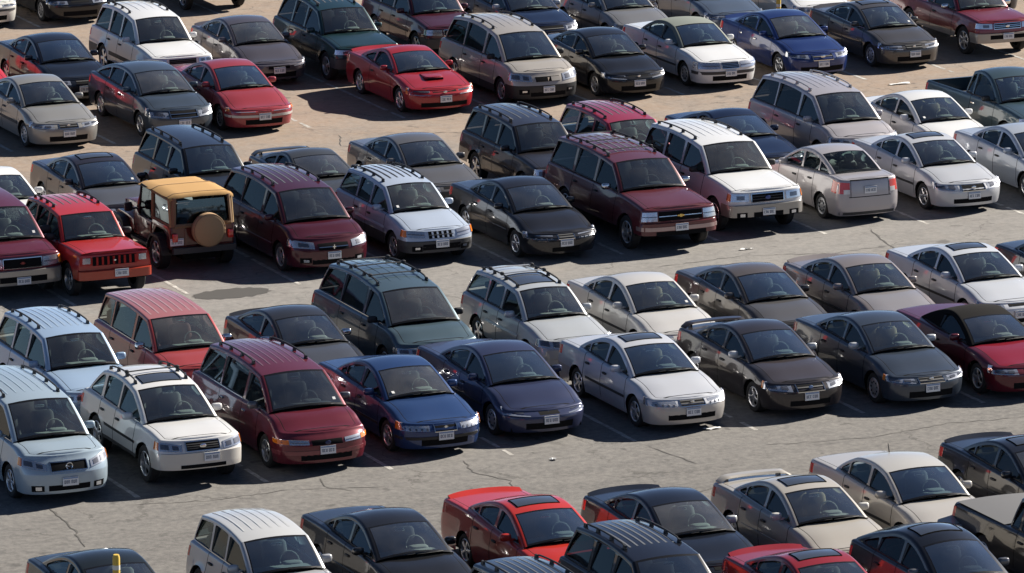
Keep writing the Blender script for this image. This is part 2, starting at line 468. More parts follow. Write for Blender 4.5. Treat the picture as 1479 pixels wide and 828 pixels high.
    def wallpos(i, z, side=1, extra=0.0, dt=0.0):
        x, uu, kind = pts[i]; nx, nu = nrm[i]
        fx = nx*nx
        if nu < 0: inf = in_f(z)
        else: inf = in_r(z)
        off = in_s(z)*abs(nx) - 0
        fl_ = 0.0
        for cw in (fo, fo+wb):
            dd = math.hypot(uu-cw, z-zw)-Ra
            if dd > -0.03: fl_ = max(fl_, P['flare']*math.exp(-(max(0, dd)/0.07)**2))
        px = x - nx*(in_s(z) + extra) + nx*fl_
        pu = uu - nu*(inf*1.0 + extra)
        return (side*max(0.0, px), pu, z)
    r0 = 0.055
    phis = (R(30), R(60), R(90))
    lo = [zs, zs+0.07, 0.36 if zs < 0.3 else zs+0.12, 0.43 if zs < 0.33 else zs+0.16]
    lo = [q for q in lo if q < bz-0.03]
    cols_v = []   # per outline point list of (x,u,z) for the right side (+x)
    for i in range(M):
        uu = pts[i][1]; zb = zbot(uu); ztp = ztop(uu)
        r0 = 0.055
        if nrm[i][1] < 0 or uu < uc+0.3:
            rside = P.get('rhood', 0.12 if typ in ('sedan', 'coupe', 'hatch', 'van', 'wagon') else 0.08)
            rside = lerp(rside, 0.055, max(0, min(1, (uu-uc+0.5)/0.7)))
            r0 = lerp(0.035, rside, min(1, abs(nrm[i][0]))**3)
        lv = lo + [bz, bz+0.012] + [lerp(bz+0.012, ztp-r0, f) for f in (0.25, 0.5, 0.75, 1.0)]
        col = []
        for z in lv: col.append(wallpos(i, max(z, min(zb, ztp-r0))))
        for ph in phis:
            z = ztp - r0 + r0*math.sin(ph)
            p = wallpos(i, ztp-r0, 1, r0*(1-math.cos(ph)))
            col.append((p[0], p[1], z))
        cols_v.append(col)
    NR = len(cols_v[0]); ib = len(lo)
    # ---- distribute wall faces to parts
    parts = {}
    def part(name): return parts.setdefault(name, {})
    store = {}
    def emit(mb, key, p):
        d_ = store.setdefault(id(mb), {})
        if key not in d_: d_[key] = mb.add(p)
        return d_[key]
    mbs = {}
    def mb(name):
        if name not in mbs: mbs[name] = MB()
        return mbs[name]
    doors = list(zip([q+gapw for q in seams[:-1]], seams[1:]))
    ish = M
    for j in range(M-1):
        um = (pts[j][1]+pts[j+1][1])/2
        isgap = any(abs(um-(sm+gapw/2)) < gapw/2 for sm in seams)
        kd = None
        for di, (d0, d1) in enumerate(doors):
            if d0-1e-4 < um < d1+1e-4: kd = di
        zone_f = pts[j][2] == 0 or um < fo-Ra*0.9
        zone_r = pts[j+1][2] == 2 or um > fo+wb+Ra*0.9
        for k in range(NR-1):
            for side in (1, -1):
                q = [(j, k), (j+1, k), (j+1, k+1), (j, k+1)]
                ps = [cols_v[jj][kk] for jj, kk in q]
                if max(p[2] for p in ps)-min(p[2] for p in ps) < 1e-4: continue
                zmid = sum(p[2] for p in ps)/4
                mi = 0
                if isgap and k >= 1: nm, mi = 'body', 1
                elif zone_f and k <= ib and k < NR-4: nm = 'front_bumper'
                elif zone_r and k <= ib: nm = 'rear_bumper'
                elif kd is not None and k >= 1: nm = 'door%d%s' % (kd, 'R' if side > 0 else 'L')
                else: nm = 'body'
                if k == 0 and nm == 'body': mi = 2
                if P['clad'] and zmid < P['cladz'] and mi == 0 and nm in ('body',) or (P['clad'] and nm.startswith('door') and zmid < P['cladz']): mi = 2
                m_ = mb(nm)
                ids = [emit(m_, (side, jj, kk), (cols_v[jj][kk][0]*side, cols_v[jj][kk][1], cols_v[jj][kk][2])) for jj, kk in q]
                if len(set(ids)) < 3: continue
                m_.face(ids if side > 0 else ids[::-1], mi)
    # ---- hood and deck strips
    sc = [-1, -0.91, -0.893, -0.7, -0.4, 0, 0.4, 0.7, 0.893, 0.91, 1]
    def strips(i0, i1, zf, what, lo_i, hi_i, cowl_u=None, cwl=0.0):
        for j in range(i0, i1):
            for c in range(len(sc)-1):
                s0, s1 = sc[c], sc[c+1]
                um = (pts[j][1]+pts[j+1][1])/2
                nm, mi = 'body', 0
                gapc = c in (1, len(sc)-3)
                inside = 1 < c < len(sc)-3
                if lo_i < j < hi_i:
                    if inside: nm = what
                    elif gapc: mi = 1
                elif j in (lo_i, hi_i) and inside and P.get('frontgap', True): mi = 1
                if cowl_u and um > cowl_u and inside: nm, mi = 'body', 1
                m_ = mb(nm)
                ids = []
                for jj, s_ in ((j, s0), (j, s1), (j+1, s1), (j+1, s0)):
                    E = cols_v[jj][-1]; x = s_*E[0]
                    zc_ = zf(E[1]) if E[1] > 0.0 else E[2]
                    dz = (max(zc_, E[2]-0.05)-E[2])
                    w_ = min(1.0, E[0]/(hw0*0.55))
                    z = E[2] + dz*w_*(1-abs(s_)**2.4)
                    if what == 'hood' and P['hoodline']:
                        z += P['hoodline']*w_*math.exp(-((abs(s_)-0.62)/0.16)**2)*0.6
                    key = (1 if s_ > 0 else -1, jj, NR-1) if (abs(s_) == 1 and nm == 'body') else ('s', jj, round(s_, 3))
                    ids.append(emit(m_, key, (x, E[1], z)))
                if len(set(ids)) < 3: continue
                m_.face(ids, mi)
    ihood_end = max(i for i in range(M) if pts[i][1] <= uc+0.22)
    ifr = 5
    strips(0, ihood_end, zcen, 'hood', ifr, ihood_end+1, cowl_u=uc-0.045)
    if P['bed']:
        idk = min(i for i in range(M) if pts[i][1] >= rb-0.02)
        bm_ = mb('bed')
        for j in range(idk, M-1):
            if pts[j][1] > L-0.07: break
            A, B = cols_v[j][-1], cols_v[j+1][-1]
            for side in (1, -1):
                xi = hw0-0.14
                f = lambda q, x, z: (side*x, q[1], z)
                uend = min(B[1], L-0.07)
                B2 = (B[0], uend, B[2])
                bm_.quad(f(A, A[0], A[2]), f(B2, B2[0], B2[2]), f(B2, xi, B2[2]+0.005), f(A, xi, A[2]+0.005), 0)
                bm_.quad(f(A, xi, A[2]+0.005), f(B2, xi, B2[2]+0.005), f(B2, xi, 0.74), f(A, xi, 0.74), 1)
            bm_.quad((-xi, A[1], 0.74), (xi, A[1], 0.74), (xi, B[1], 0.74), (-xi, B[1], 0.74), 1)
        xi = hw0-0.14
        bm_.quad((-xi, rb+0.0, 0.74), (xi, rb+0.0, 0.74), (xi, rb, ztop(rb)), (-xi, rb, ztop(rb)), 1)
        bm_.box((0, L-0.10, lerp(0.74, zt, 0.5)-0.01), (2*xi+0.02, 0.07, zt-0.74), 0)
        bm_.build('cargo_bed', [pm, GREYP], root)
        del mbs['bed']
    else:
        idk = min(i for i in range(M) if pts[i][1] >= rb-0.14)
        strips(idk, M-1, zdeck, 'trunk_lid' if P['deck'] else 'body', idk-1, M-7)
    # ---- cabin geometry functions
    zb0 = zc-0.03; wbelt = hw0-0.115; wr = P['wr']
    um0 = lerp(uc, rb, 0.42); tpr = P['taper']
    def tp(q):
        s_ = (q-um0)/max(0.5, (rb-um0)) if q > um0 else (um0-q)/max(0.5, um0-uc)*0.55
        return 1-tpr*s_*s_
    def Xg(q, z): return tp(q)*(wbelt-(z-zb0)*(wbelt-wr)/(H-zb0))
    prof = []
    fs = (0, 0.05, 0.2, 0.4, 0.6, 0.8, 0.95, 1.0)
    bw = P.get('bw', 0.02)
    for f in fs: prof.append([lerp(uc, wt, f) - bw*4*f*(1-f)*0.6, lerp(zc, zwt, f)+bw*4*f*(1-f), 'w'])
    nroof = 7
    hb = H-(zwt+zrt)/2
    for k in range(1, nroof+1):
        f = k/nroof; prof.append([lerp(wt, rt, f), lerp(zwt, zrt, f)+hb*4*f*(1-f), 'r'])
    rbw = P.get('rbw', 0.02)
    for f in fs[1:]: prof.append([lerp(rt, rb, f)+rbw*4*f*(1-f)*0.6, lerp(zrt, zrb, f)+rbw*4*f*(1-f), 'b'])
    prof[-1][1] -= 0.0
    NP = len(prof)
    pn = []
    for i in range(NP):
        p, q = prof[max(0, i-1)], prof[min(NP-1, i+1)]
        tu, tz = q[0]-p[0], q[1]-p[1]; l = math.hypot(tu, tz)
        pn.append((-tz/l, tu/l))
    cs = [-1, -0.965, -0.93, -0.6, -0.3, 0, 0.3, 0.6, 0.93, 0.965, 1]
    rail = []; wtop = []
    for i in range(NP):
        up, zp = prof[i][0]-e*pn[i][0], prof[i][1]-e*pn[i][1]
        rail.append((up, zp)); wtop.append(Xg(up, zp)-e)
    def crown(i, s_):
        kd = prof[i][2]; f = (prof[i][0]-uc)/(wt-uc) if i < len(fs) else 1
        c = P['crown'] if i >= len(fs)-1 else lerp(0.10, P['crown'], max(0, min(1, f)))
        return c*(1-s_*s_)
    def top(i, s_):
        c = crown(i, s_)
        return (s_*wtop[i], prof[i][0]+pn[i][0]*c, prof[i][1]+pn[i][1]*c)
    def roofz(x, q):
        for i in range(NP-1):
            if prof[i][0] <= q <= prof[i+1][0]:
                f = (q-prof[i][0])/max(1e-6, prof[i+1][0]-prof[i][0])
                w_ = lerp(wtop[i], wtop[i+1], f); s_ = max(-1, min(1, x/w_))
                return lerp(prof[i][1], prof[i+1][1], f) + P['crown']*(1-s_*s_)
        return H
    roofm = P['roofmat'] or pm
    frm = P['pillar'] or pm
    i_w1, i_r1 = len(fs)-1, len(fs)-1+nroof
    soft = P['top'] == 'soft'
    for i in range(NP-1):
        zone = 'w' if i < i_w1 else ('r' if i < i_r1 else 'b')
        for c in range(len(cs)-1):
            s0, s1 = cs[c], cs[c+1]
            edge = c in (0, len(cs)-2); fr_ = c in (1, len(cs)-3)
            if zone == 'r': nm = 'roof'
            elif edge: nm = 'window_frameL' if c == 0 else 'window_frameR'
            elif zone == 'w':
                nm = 'windscreen_trim' if (i in (0, i_w1-1) or fr_) else 'windscreen'
            else:
                nm = 'rear_trim' if (i in (i_r1, NP-2) or fr_) else 'rear_window'
            m_ = mb(nm)
            ids = [emit(m_, ('t', ii, s_), top(ii, s_)) for ii, s_ in ((i, s0), (i, s1), (i+1, s1), (i+1, s0))]
            m_.face(ids, 0)
        for side in (1, -1):
            m_ = mb('roof' if zone == 'r' else 'window_frame'+('R' if side > 0 else 'L'))
            for k in range(3):
                ids = []
                for ii, kk in ((i, k), (i, k+1), (i+1, k+1), (i+1, k)):
                    ph = pi/2*kk/3
                    p = (side*(wtop[ii]+e*math.sin(ph)), prof[ii][0]-pn[ii][0]*e*(1-math.cos(ph)), prof[ii][1]-pn[ii][1]*e*(1-math.cos(ph)))
                    ids.append(emit(m_, ('t', ii, float(side)) if kk == 0 else ('e', ii, side, kk), p))
                m_.face(ids if side > 0 else ids[::-1], 0)
    # ---- sides with window openings
    def clip_rail(off, zmin):
        rr = [(rail[i][0]-off*pn[i][0], rail[i][1]-off*pn[i][1]) for i in range(NP)]
        out = []
        for i, p in enumerate(rr):
            ok = p[1] > zmin(p[0])
            if ok:
                if not out and i > 0:
                    q = rr[i-1]; d0, d1 = q[1]-zmin(q[0]), p[1]-zmin(p[0]); f = d0/(d0-d1); out.append((lerp(q[0], p[0], f), lerp(q[1], p[1], f)))
                out.append(p)
            elif out:
                q = rr[i-1]; d0, d1 = q[1]-zmin(q[0]), p[1]-zmin(p[0])
                f = d0/(d0-d1) if d0 != d1 else 0; out.append((lerp(q[0], p[0], f), lerp(q[1], p[1], f))); break
        mono = [out[0]]
        for p in out[1:]:
            if p[0] > mono[-1][0]+0.002: mono.append(p)
        return mono
    zsil = lambda q: ztop(q)+0.022
    zouter = lambda q: ztop(q)-0.012
    outer = clip_rail(0.0, zouter)
    ft = P.get('ft', 0.028)
    inn = clip_rail(ft, lambda q: zsil(q)+0.03)
    u0, u1 = inn[0][0]+0.01, inn[-1][0]-0.01
    wins = []
    cuts = [p for p in P['pillars'] if u0 < p[0] < u1]
    lo_ = u0
    for pc, pw in cuts:
        wins.append((lo_, pc-pw/2)); lo_ = pc+pw/2
    wins.append((lo_, u1))
    if P.get('wincut') is not None: wins = wins[:P['wincut']]
    if P.get('winend') and wins: wins[-1] = (wins[-1][0], min(wins[-1][1], P['winend']))
    wins = [w_ for w_ in wins if w_[1]-w_[0] > 0.08]
    polys = []
    for wi, (w0, w1) in enumerate(wins):
        nn_ = 9
        us = [lerp(w0, w1, k/nn_) for k in range(nn_+1)]
        tops = [(q, interp(inn, q)) for q in us]
        bots = [(q, zsil(q)) for q in us]
        rc = 0.03
        poly = bots + tops[::-1]
        # soften the corners
        res = []
        npl = len(poly)
        cor = {0, nn_, nn_+1, npl-1}
        for k, p in enumerate(poly):
            if k in cor:
                for q in (poly[k-1], poly[(k+1) % npl]):
                    l = math.hypot(q[0]-p[0], q[1]-p[1]); f = min(0.45, rc/max(l, 1e-6)); res.append((lerp(p[0], q[0], f), lerp(p[1], q[1], f)))
            else: res.append(p)
        polys.append(res)
    bottom = []
    ub0, ub1 = outer[0][0], outer[-1][0]
    for k in range(1, 12): 
        q = lerp(ub1, ub0, k/12); bottom.append((q, zouter(q)))
    outline = outer + bottom
    loops = [outline] + polys
    flat = [p for lp in loops for p in lp]
    tris = tessellate_polygon([[Vector((p[0], p[1], 0)) for p in lp] for lp in loops])
    gz = P['privacy']
    glass_side = []
    for side in (1, -1):
        fm = mb('window_frame'+('R' if side > 0 else 'L'))
        base_ = len(fm.v)
        for p in flat: fm.v.append((side*Xg(*p), p[0], p[1]))
        for t in tris:
            p0, p1, p2 = [flat[k] for k in t]
            area = (p1[0]-p0[0])*(p2[1]-p0[1])-(p2[0]-p0[0])*(p1[1]-p0[1])
            if abs(area) < 1e-8: continue
            t2 = t if (area > 0) == (side > 0) else (t[0], t[2], t[1])
            fm.face([base_+k for k in t2], 0)
        for wi, poly in enumerate(polys):
            gm = MB(); cx = sum(p[0] for p in poly)/len(poly); czz = sum(p[1] for p in poly)/len(poly)
            ring = []
            for p in poly:
                q = (cx+(p[0]-cx)*1.03, czz+(p[1]-czz)*1.03)
                ring.append(gm.add((side*(Xg(*q)-0.012), q[0], q[1])))
            inr = []
            for p in poly:
                q = (cx+(p[0]-cx)*0.90, czz+(p[1]-czz)*0.90)
                inr.append(gm.add((side*(Xg(*q)-0.012), q[0], q[1])))
            zlo_ = min(p[1] for p in poly); zhi_ = max(p[1] for p in poly)
            gm.v = [(v_[0]-side*0.05*max(0, (v_[2]-zlo_)/(zhi_-zlo_)), v_[1], v_[2]) for v_ in gm.v]   # curved glass leans in more than its frame
            npl = len(poly)
            # rubber surround, then the pane
            rb_ = MB()
            o1 = [(cx+(p[0]-cx)*1.00, czz+(p[1]-czz)*1.00) for p in poly]
            for k in range(npl):
                p, q = poly[k], poly[(k+1) % npl]
                def inset(pp):
                    dx, dz = cx-pp[0], czz-pp[1]; l = math.hypot(dx, dz); s_ = min(0.02, 0.3*l)/max(l, 1e-6); return (pp[0]+dx*s_, pp[1]+dz*s_)
                pi_, qi_ = inset(p), inset(q)
                rb_.quad((side*(Xg(*p)+0.003), *p), (side*(Xg(*q)+0.003), *q), (side*(Xg(*qi_)-0.006-0.05*max(0, (qi_[1]-zlo_)/(zhi_-zlo_))), *qi_), (side*(Xg(*pi_)-0.006-0.05*max(0, (pi_[1]-zlo_)/(zhi_-zlo_))), *pi_), 0)
            gm.face(inr if side > 0 else inr[::-1], 0)
            for k in range(npl):
                q4 = (ring[k], ring[(k+1) % npl], inr[(k+1) % npl], inr[k]); gm.face(q4 if side > 0 else q4[::-1], 0)
            gmat = PRIV if (gz and wi >= 1) or gz == 'all' else SIDEG
            if P.get('sidefill'): gmat = P['sidefill']
            go = gm.build('side_window', gmat, root)
            rb_.build('window_seal', FRIT, go)
    # ledge between shoulder and glasshouse
    lm = mb('body')
    led = [i for i in range(M) if uc-0.05 <= pts[i][1] <= rb+0.05]
    for j, j2 in zip(led, led[1:]):
        for side in (1, -1):
            A, B = cols_v[j][-1], cols_v[j2][-1]
            xa, xb = min(A[0]-0.01, Xg(A[1], A[2])-0.03), min(B[0]-0.01, Xg(B[1], B[2])-0.03)
            ids = [emit(lm, (side, j, NR-1), (side*A[0], A[1], A[2])), emit(lm, (side, j2, NR-1), (side*B[0], B[1], B[2])),
                   emit(lm, ('l', side, j2), (side*xb, B[1], B[2]+0.004)), emit(lm, ('l', side, j), (side*xa, A[1], A[2]+0.004))]
            lm.face(ids if side > 0 else ids[::-1], 0)
    # ---- build the collected parts
    cladm = P['clad'] or pm
    sillm = P['sill'] or (P['clad'] or pm)
    names = {'body': ('body', [pm, GAP, sillm]), 'front_bumper': ('front_bumper', [bumpm, GAP, cladm]), 'rear_bumper': ('rear_bumper', [bumpm, GAP, cladm]),
             'hood': ('hood', [P.get('hoodmat') or pm, GAP]), 'trunk_lid': ('trunk_lid', [pm, GAP]), 'roof': ('roof', [roofm]), 'window_frameL': ('window_frame', [frm]), 'window_frameR': ('window_frame', [frm]),
             'windscreen': ('windscreen', [WINDS[(hash_k*7) % 4]]), 'windscreen_trim': ('windscreen_trim', [FRIT]), 'rear_window': ('rear_window', [PRIV if gz else SIDEG]), 'rear_trim': ('rear_window_trim', [FRIT])}
    doorobj = {}
    for nm, m_ in mbs.items():
        if not m_.f: continue
        if nm.startswith('door'):
            doorobj[nm] = m_.build('door', [pm, GAP, cladm], root, 40)
        elif nm in ('windscreen_trim', 'rear_trim', 'windscreen', 'rear_window'):
            names[nm][1]
            if soft and nm == 'rear_trim': m_.build(names[nm][0], [roofm], root, 60)
            else: m_.build(names[nm][0], names[nm][1], root, 60)
        else:
            m_.build(names[nm][0], names[nm][1], root, 42)
    # ---- underbody, wheel wells, wheels
    ub = MB()
    ub.box((0, L/2, zs+0.06), (W-0.30, L-0.5, 0.10), 0)
    for cw in (fo, fo+wb):
        for side in (1, -1):
            x0, x1 = side*(hw0-0.035), side*(hw0-0.34)
            prev = None
            for k in range(11):
                th = pi*k/10; q, z = cw+(Ra+0.004)*math.cos(th), zw+(Ra+0.004)*math.sin(th)
                if prev: ub.quad((x0, *prev), (x0, q, z), (x1, q, z), (x1, *prev), 0)
                prev = (q, z)
            i = len(ub.v)
            for k in range(11):
                th = pi*k/10; ub.v.append((x1, cw+(Ra+0.004)*math.cos(th), zw+(Ra+0.004)*math.sin(th)))
            ub.v.append((x1, cw+Ra, zs)); ub.v.append((x1, cw-Ra, zs))
            ub.face([i+k for k in range(11)]+[i+12, i+11], 0)
    ub.build('underbody', UNDER, root)
    for cw in (fo, fo+wb):
        for side in (1, -1):
            wheel_objs(root, side*(hw0-0.025-P['tw']/2), cw, Rw, P['tw'], P['wheel'], side)
    # ---- cabin interior
    im = INT[P['interior']]
    lin = MB()
    zfl = zs+0.14
    cab0, cab1 = uc+0.05, (rb+0.02 if not P['bed'] else rb-0.02)
    st = [lerp(cab0, cab1, k/8) for k in range(9)]
    for q0, q1 in zip(st, st[1:]):
        w0_, w1_ = hw0-0.15, hw0-0.15
        w0_ = min(w0_, Xg(q0, ztop(q0))-0.03); w1_ = min(w1_, Xg(q1, ztop(q1))-0.03)
        for side in (1, -1):
            lin.quad((side*w0_, q0, ztop(q0)-0.005), (side*w1_, q1, ztop(q1)-0.005), (side*w1_, q1, zfl), (side*w0_, q0, zfl), 0)
        lin.quad((-w0_, q0, zfl), (w0_, q0, zfl), (w1_, q1, zfl), (-w1_, q1, zfl), 0)
    ww = hw0-0.16
    lin.quad((-ww, cab0, zfl), (ww, cab0, zfl), (ww, cab0, zc-0.03), (-ww, cab0, zc-0.03), 0)
    rq = cab1-0.03
    lin.quad((-ww, rq, zfl), (ww, rq, zfl), (ww, rq, zrb-0.03), (-ww, rq, zrb-0.03), 0)
    lin.build('cabin_floor', LINER, root)
    ds = MB()
    dw = 2*(Xg(uc+0.3, zc)-0.05)
    ds.rbox((0, uc+0.36, zc-0.16), (dw, 0.66, 0.26), 0.35, 0)
    ds.rbox((0.36, uc+0.66, zc-0.045), (0.36, 0.20, 0.09), 0.5, 0)
    ds.build('dashboard', DASH, root, 60)
    sw = MB()
    ring = []
    tilt = R(-28)
    for k in range(17):
        th = 2*pi*k/16; p = Vector((0.185*math.cos(th), 0, 0.185*math.sin(th))); p.rotate(Matrix.Rotation(tilt, 3, 'X')); ring.append((0.36+p.x, uc+0.80+p.y, zc-0.04+p.z))
    sw.tube(ring, 0.016, 5, 0, cap=False)
    sw.rbox((0.36, uc+0.79, zc-0.05), (0.30, 0.05, 0.06), 0.6, 0)
    sw.build('steering_wheel', DASH, root)
    sb = min(zfl+0.12, zc-0.62)
    fs_u = uc+(1.05 if P['deck'] else 1.18)
    for sx in (-0.37, 0.37): seat_obj('front', 0.50, im, root, (sx, fs_u, sb))
    if P['bed']: pass
    else:
        rs = fs_u+0.86
        if P['deck'] or typ == 'hatch':
            rs = fs_u+0.62; zr_ = sb-0.06
            while roofz(0.4, rs+0.50) < zr_+0.98 and rs > fs_u+0.30: rs -= 0.03; 
            if roofz(0.4, rs+0.50) < zr_+0.98: zr_ = roofz(0.4, rs+0.50)-0.98
            seat_obj('rear', 1.26, im, root, (0, rs, zr_))
        else: seat_obj('rear', 1.26, im, root, (0, min(rs, rb-0.75), sb+0.02))
        if typ in ('van',): seat_obj('rear', 1.22, im, root, (0, rs+0.95, sb+0.02))
        if P['deck']:
            sh = MB(); i0_ = rs+0.40
            if i0_ < rb-0.05:
                sh.box((0, (i0_+rb)/2+0.04, zrb-0.05), (2*(Xg(rb, zrb)-0.10), rb-i0_+0.12, 0.03), 0); sh.build('parcel_shelf', im, root)
    mr = MB(); mr.rbox((0, wt-0.10, zwt-0.075), (0.22, 0.03, 0.06), 0.5, 0); mr.build('rear_view_mirror', CHROME, root)
    # ---- surface patches on nose and tail
    def nose_pt(t, z, off=0.0, rear=False):
        # t: -1..1, 0 nose centre, +-1 where the side begins
        sgn = 1 if t >= 0 else -1
        tt = abs(t)
        if tt <= 1:
            n_, a_ = (tn, b) if rear else (nn, a)
            thk = math.asin(0.85**(n_/2))
            th = math.asin(tt**(n_/2)) if tt <= 0.85 else lerp(thk, pi/2, (tt-0.85)/0.15)
            x = hw0*math.sin(th)**(2/n_) if th > 0 else 0.0
            du = a_*(1-max(0, math.cos(th))**(2/n_))
            e1 = 0.01; th2 = min(pi/2, th+e1); th1 = max(0, th-e1)
            g_ = lambda h_: (hw0*max(0, math.sin(h_))**(2/n_), a_*(1-max(0, math.cos(h_))**(2/n_)))
            xa, ua = g_(th1); xb, ubb = g_(th2); l = math.hypot(xb-xa, ubb-ua) or 1
            nx, nu = (ubb-ua)/l, -(xb-xa)/l
        else:
            x = hw0; du = (b if rear else a)+(tt-1)*0.5; nx, nu = 1, 0
        x *= barrel(du)
        inf = in_r(z) if rear else in_f(z)
        px = x-nx*(in_s(z)-off); pu = du-nu*(inf-off)
        if rear: pu = L-pu
        else: z = min(z, ztop(max(0.0, pu))-0.012)
        return (sgn*px, pu, z)
    def patch(t0, t1, zl, zu, off, mat, name, parent, nt=8, nz=2, rear=False, thick=0.03, bow=0.0, smooth=True):
        # zl, zu: pairs of heights at t0 and t1
        m_ = MB(); G = []
        for i in range(nt+1):
            f = i/nt; t = lerp(t0, t1, f); row = []
            for k in range(nz+1):
                g_ = k/nz; z = lerp(lerp(zl[0], zl[1], f), lerp(zu[0], zu[1], f), g_) + bow*4*f*(1-f)*(1 if g_ > 0.5 else -1 if bow < 0 else 0)
                row.append(m_.add(nose_pt(t, z, off, rear)))
            G.append(row)
        for i in range(nt):
            for k in range(nz): m_.face((G[i][k], G[i+1][k], G[i+1][k+1], G[i][k+1]), 0)
        bnd = [G[i][0] for i in range(nt+1)] + [G[nt][k] for k in range(1, nz+1)] + [G[i][nz] for i in range(nt-1, -1, -1)] + [G[0][k] for k in range(nz-1, 0, -1)]
        bk = []
        for v_ in bnd:
            p = m_.v[v_]; bk.append(m_.add((p[0]*0.99, p[1]+(thick if not rear else -thick), p[2])))
        for i in range(len(bnd)):
            k = (i+1) % len(bnd); m_.face((bnd[i], bk[i], bk[k], bnd[k]), 0)
        return m_.build(name, mat, parent, 30)
    hd = dict(t=(0.42, 0.98), z=((bz+0.05, bz+0.05), (zn-0.01, zn+0.0)), style='lens', amber=0.0)
    hd.update(P['head'])
    (t0, t1), (zl, zu) = hd['t'], hd['z']
    zl = tuple(q-0.030*hsh for q in zl); zu = tuple(q+0.03*hsh for q in zu)
    for side in (-1, 1):
        h = patch(side*t0, side*t1, zl, zu, 0.010, hd.get('mat', REFL), 'headlight', root, 7, 2)
        def sub(f0, f1, g0, g1, off, mat, name):
            zz = lambda f, g_: lerp(lerp(zl[0], zl[1], f), lerp(zu[0], zu[1], f), g_)
            return patch(side*lerp(t0, t1, f0), side*lerp(t0, t1, f1), (zz(f0, g0), zz(f1, g0)), (zz(f0, g1), zz(f1, g1)), off, mat, name, h, 4, 1)
        if hd['style'] == 'lens':
            sub(0.14, 0.40, 0.24, 0.80, 0.016, BULB, 'lamp_bowl'); sub(0.54, 0.80, 0.24, 0.80, 0.016, BULB, 'lamp_bowl')
        elif hd['style'] == 'single':
            sub(0.22, 0.62, 0.24, 0.76, 0.016, BULB, 'lamp_bowl')
        elif hd['style'] == 'flute':
            for q in range(5): sub(0.06+q*0.19, 0.12+q*0.19, 0.1, 0.9, 0.016, BULB, 'lamp_flute')
        elif hd['style'] == 'double':
            sub(0.04, 0.96, 0.44, 0.54, 0.018, BULB, 'lamp_divider')
        if hd['amber'] > 0: sub(1-hd['amber'], 1.0, 0.06, 0.94, 0.018, AMBER, 'indicator')
    def P3(t, z, off): return nose_pt(t, z, off)
    gr = P.get('gr', dict()); gt = gr.get('t', 0.30); gz0, gz1 = gr.get('z', (bz+0.045, zn-0.015)); gst = P['grille']
    gz0 -= 0.018*hsh; gz1 += 0.022*hsh
    if 'z' not in gr: gz0, gz1 = bz+0.06, zn-0.03
    if gst != 'none':
        gm_ = P['grillemat'] or MESH
        go = patch(-gt, gt, (gz0, gz0), (gz1, gz1), 0.006, gm_, 'grille', root, 10, 2, bow=gr.get('bow', 0.0))
        if gr.get('rim'):
            w_ = 0.016; rm = gr['rim'] if not isinstance(gr['rim'], bool) else CHROME
            patch(-gt-0.01, gt+0.01, (gz1, gz1), (gz1+w_, gz1+w_), 0.02, rm, 'grille_rim', go, 10, 1)
            patch(-gt-0.01, gt+0.01, (gz0-w_, gz0-w_), (gz0, gz0), 0.02, rm, 'grille_rim', go, 10, 1)
            for s_ in (-1, 1): patch(s_*gt, s_*(gt+0.02), (gz0, gz0), (gz1, gz1), 0.02, rm, 'grille_rim', go, 2, 2)
        for q in range(gr.get('bars', 0)):
            z = lerp(gz0, gz1, (q+1)/(gr['bars']+1)); patch(-gt+0.01, gt-0.01, (z-0.008, z-0.008), (z+0.008, z+0.008), 0.016, gr.get('barmat', CHROME if P['chrome'] else GREYP), 'grille_bar', go, 8, 1)
        for q in range(gr.get('slots', 0)):
            ns = gr['slots']; w_ = gt*2/ns; t = -gt+w_*q; 
            patch(t+w_*0.64, t+w_*1.0, (gz0+0.01, gz0+0.01), (gz1-0.01, gz1-0.01), 0.018, (gr.get('slotmat') or pm), 'grille_slat', go, 2, 1)
        if P['badge']:
            kind, bm2, sz = P['badge']
            zz = lerp(gz0, gz1, gr.get('badgez', 0.5)); p = P3(0, zz, 0.03)
            bd = MB()
            if kind == 'oval': bd.lathe_x([(0.0, sz), (-0.006, sz*0.8), (-0.006, 0.001)], 16)
            if kind == 'oval': bd.v = [(v_[1]*1.5, v_[0], v_[2]) for v_ in bd.v]
            elif kind == 'ring':
                bd.tube([(sz*math.cos(2*pi*k/16), 0, sz*math.sin(2*pi*k/16)) for k in range(17)], sz*0.16, 5, cap=False)
                for k in (-1, 1): bd.tube([(k*sz*0.95, 0, sz*0.15), (0, 0, -sz*0.2)], sz*0.14, 4)
            elif kind == 'bowtie':
                bd.box((0, 0, 0), (sz*2.4, 0.012, sz*0.45)); bd.box((0, -0.003, 0), (sz*0.9, 0.012, sz*0.9))
            elif kind == 'cross':
                bd.box((0, 0, 0), (sz*0.4, 0.012, sz*1.6)); bd.box((0, -0.003, 0), (sz*1.3, 0.012, sz*0.35))
            elif kind == 'arrow':
                i = len(bd.v); bd.v += [(-sz*0.5, -0.012, sz), (sz*0.5, -0.012, sz), (0, -0.012, -sz*1.2)]; bd.face((0, 1, 2))
            elif kind == 'square':
                bd.box((0, 0, 0), (sz*1.4, 0.012, sz*1.2))
                bd.box((0, -0.004, 0), (sz*2.6, 0.010, sz*0.25), rx=0)
            bo = bd.build('badge', bm2, go); bo.location = p
    # lower air intake, fog lamps, bumper strip
    if P['airdam']:
        ad = P.get('dam', dict()); dt = min(0.54 if P['fog'] else 0.72, ad.get('t', 0.44)*1.3); dz0, dz1 = ad.get('z', (zs+0.08, zs+0.18)); dz0 -= 0.015; dz1 += 0.015
        patch(-dt, dt, (dz0, dz0), (dz1, dz1), 0.006, MESH, 'air_intake', root, 8, 1)
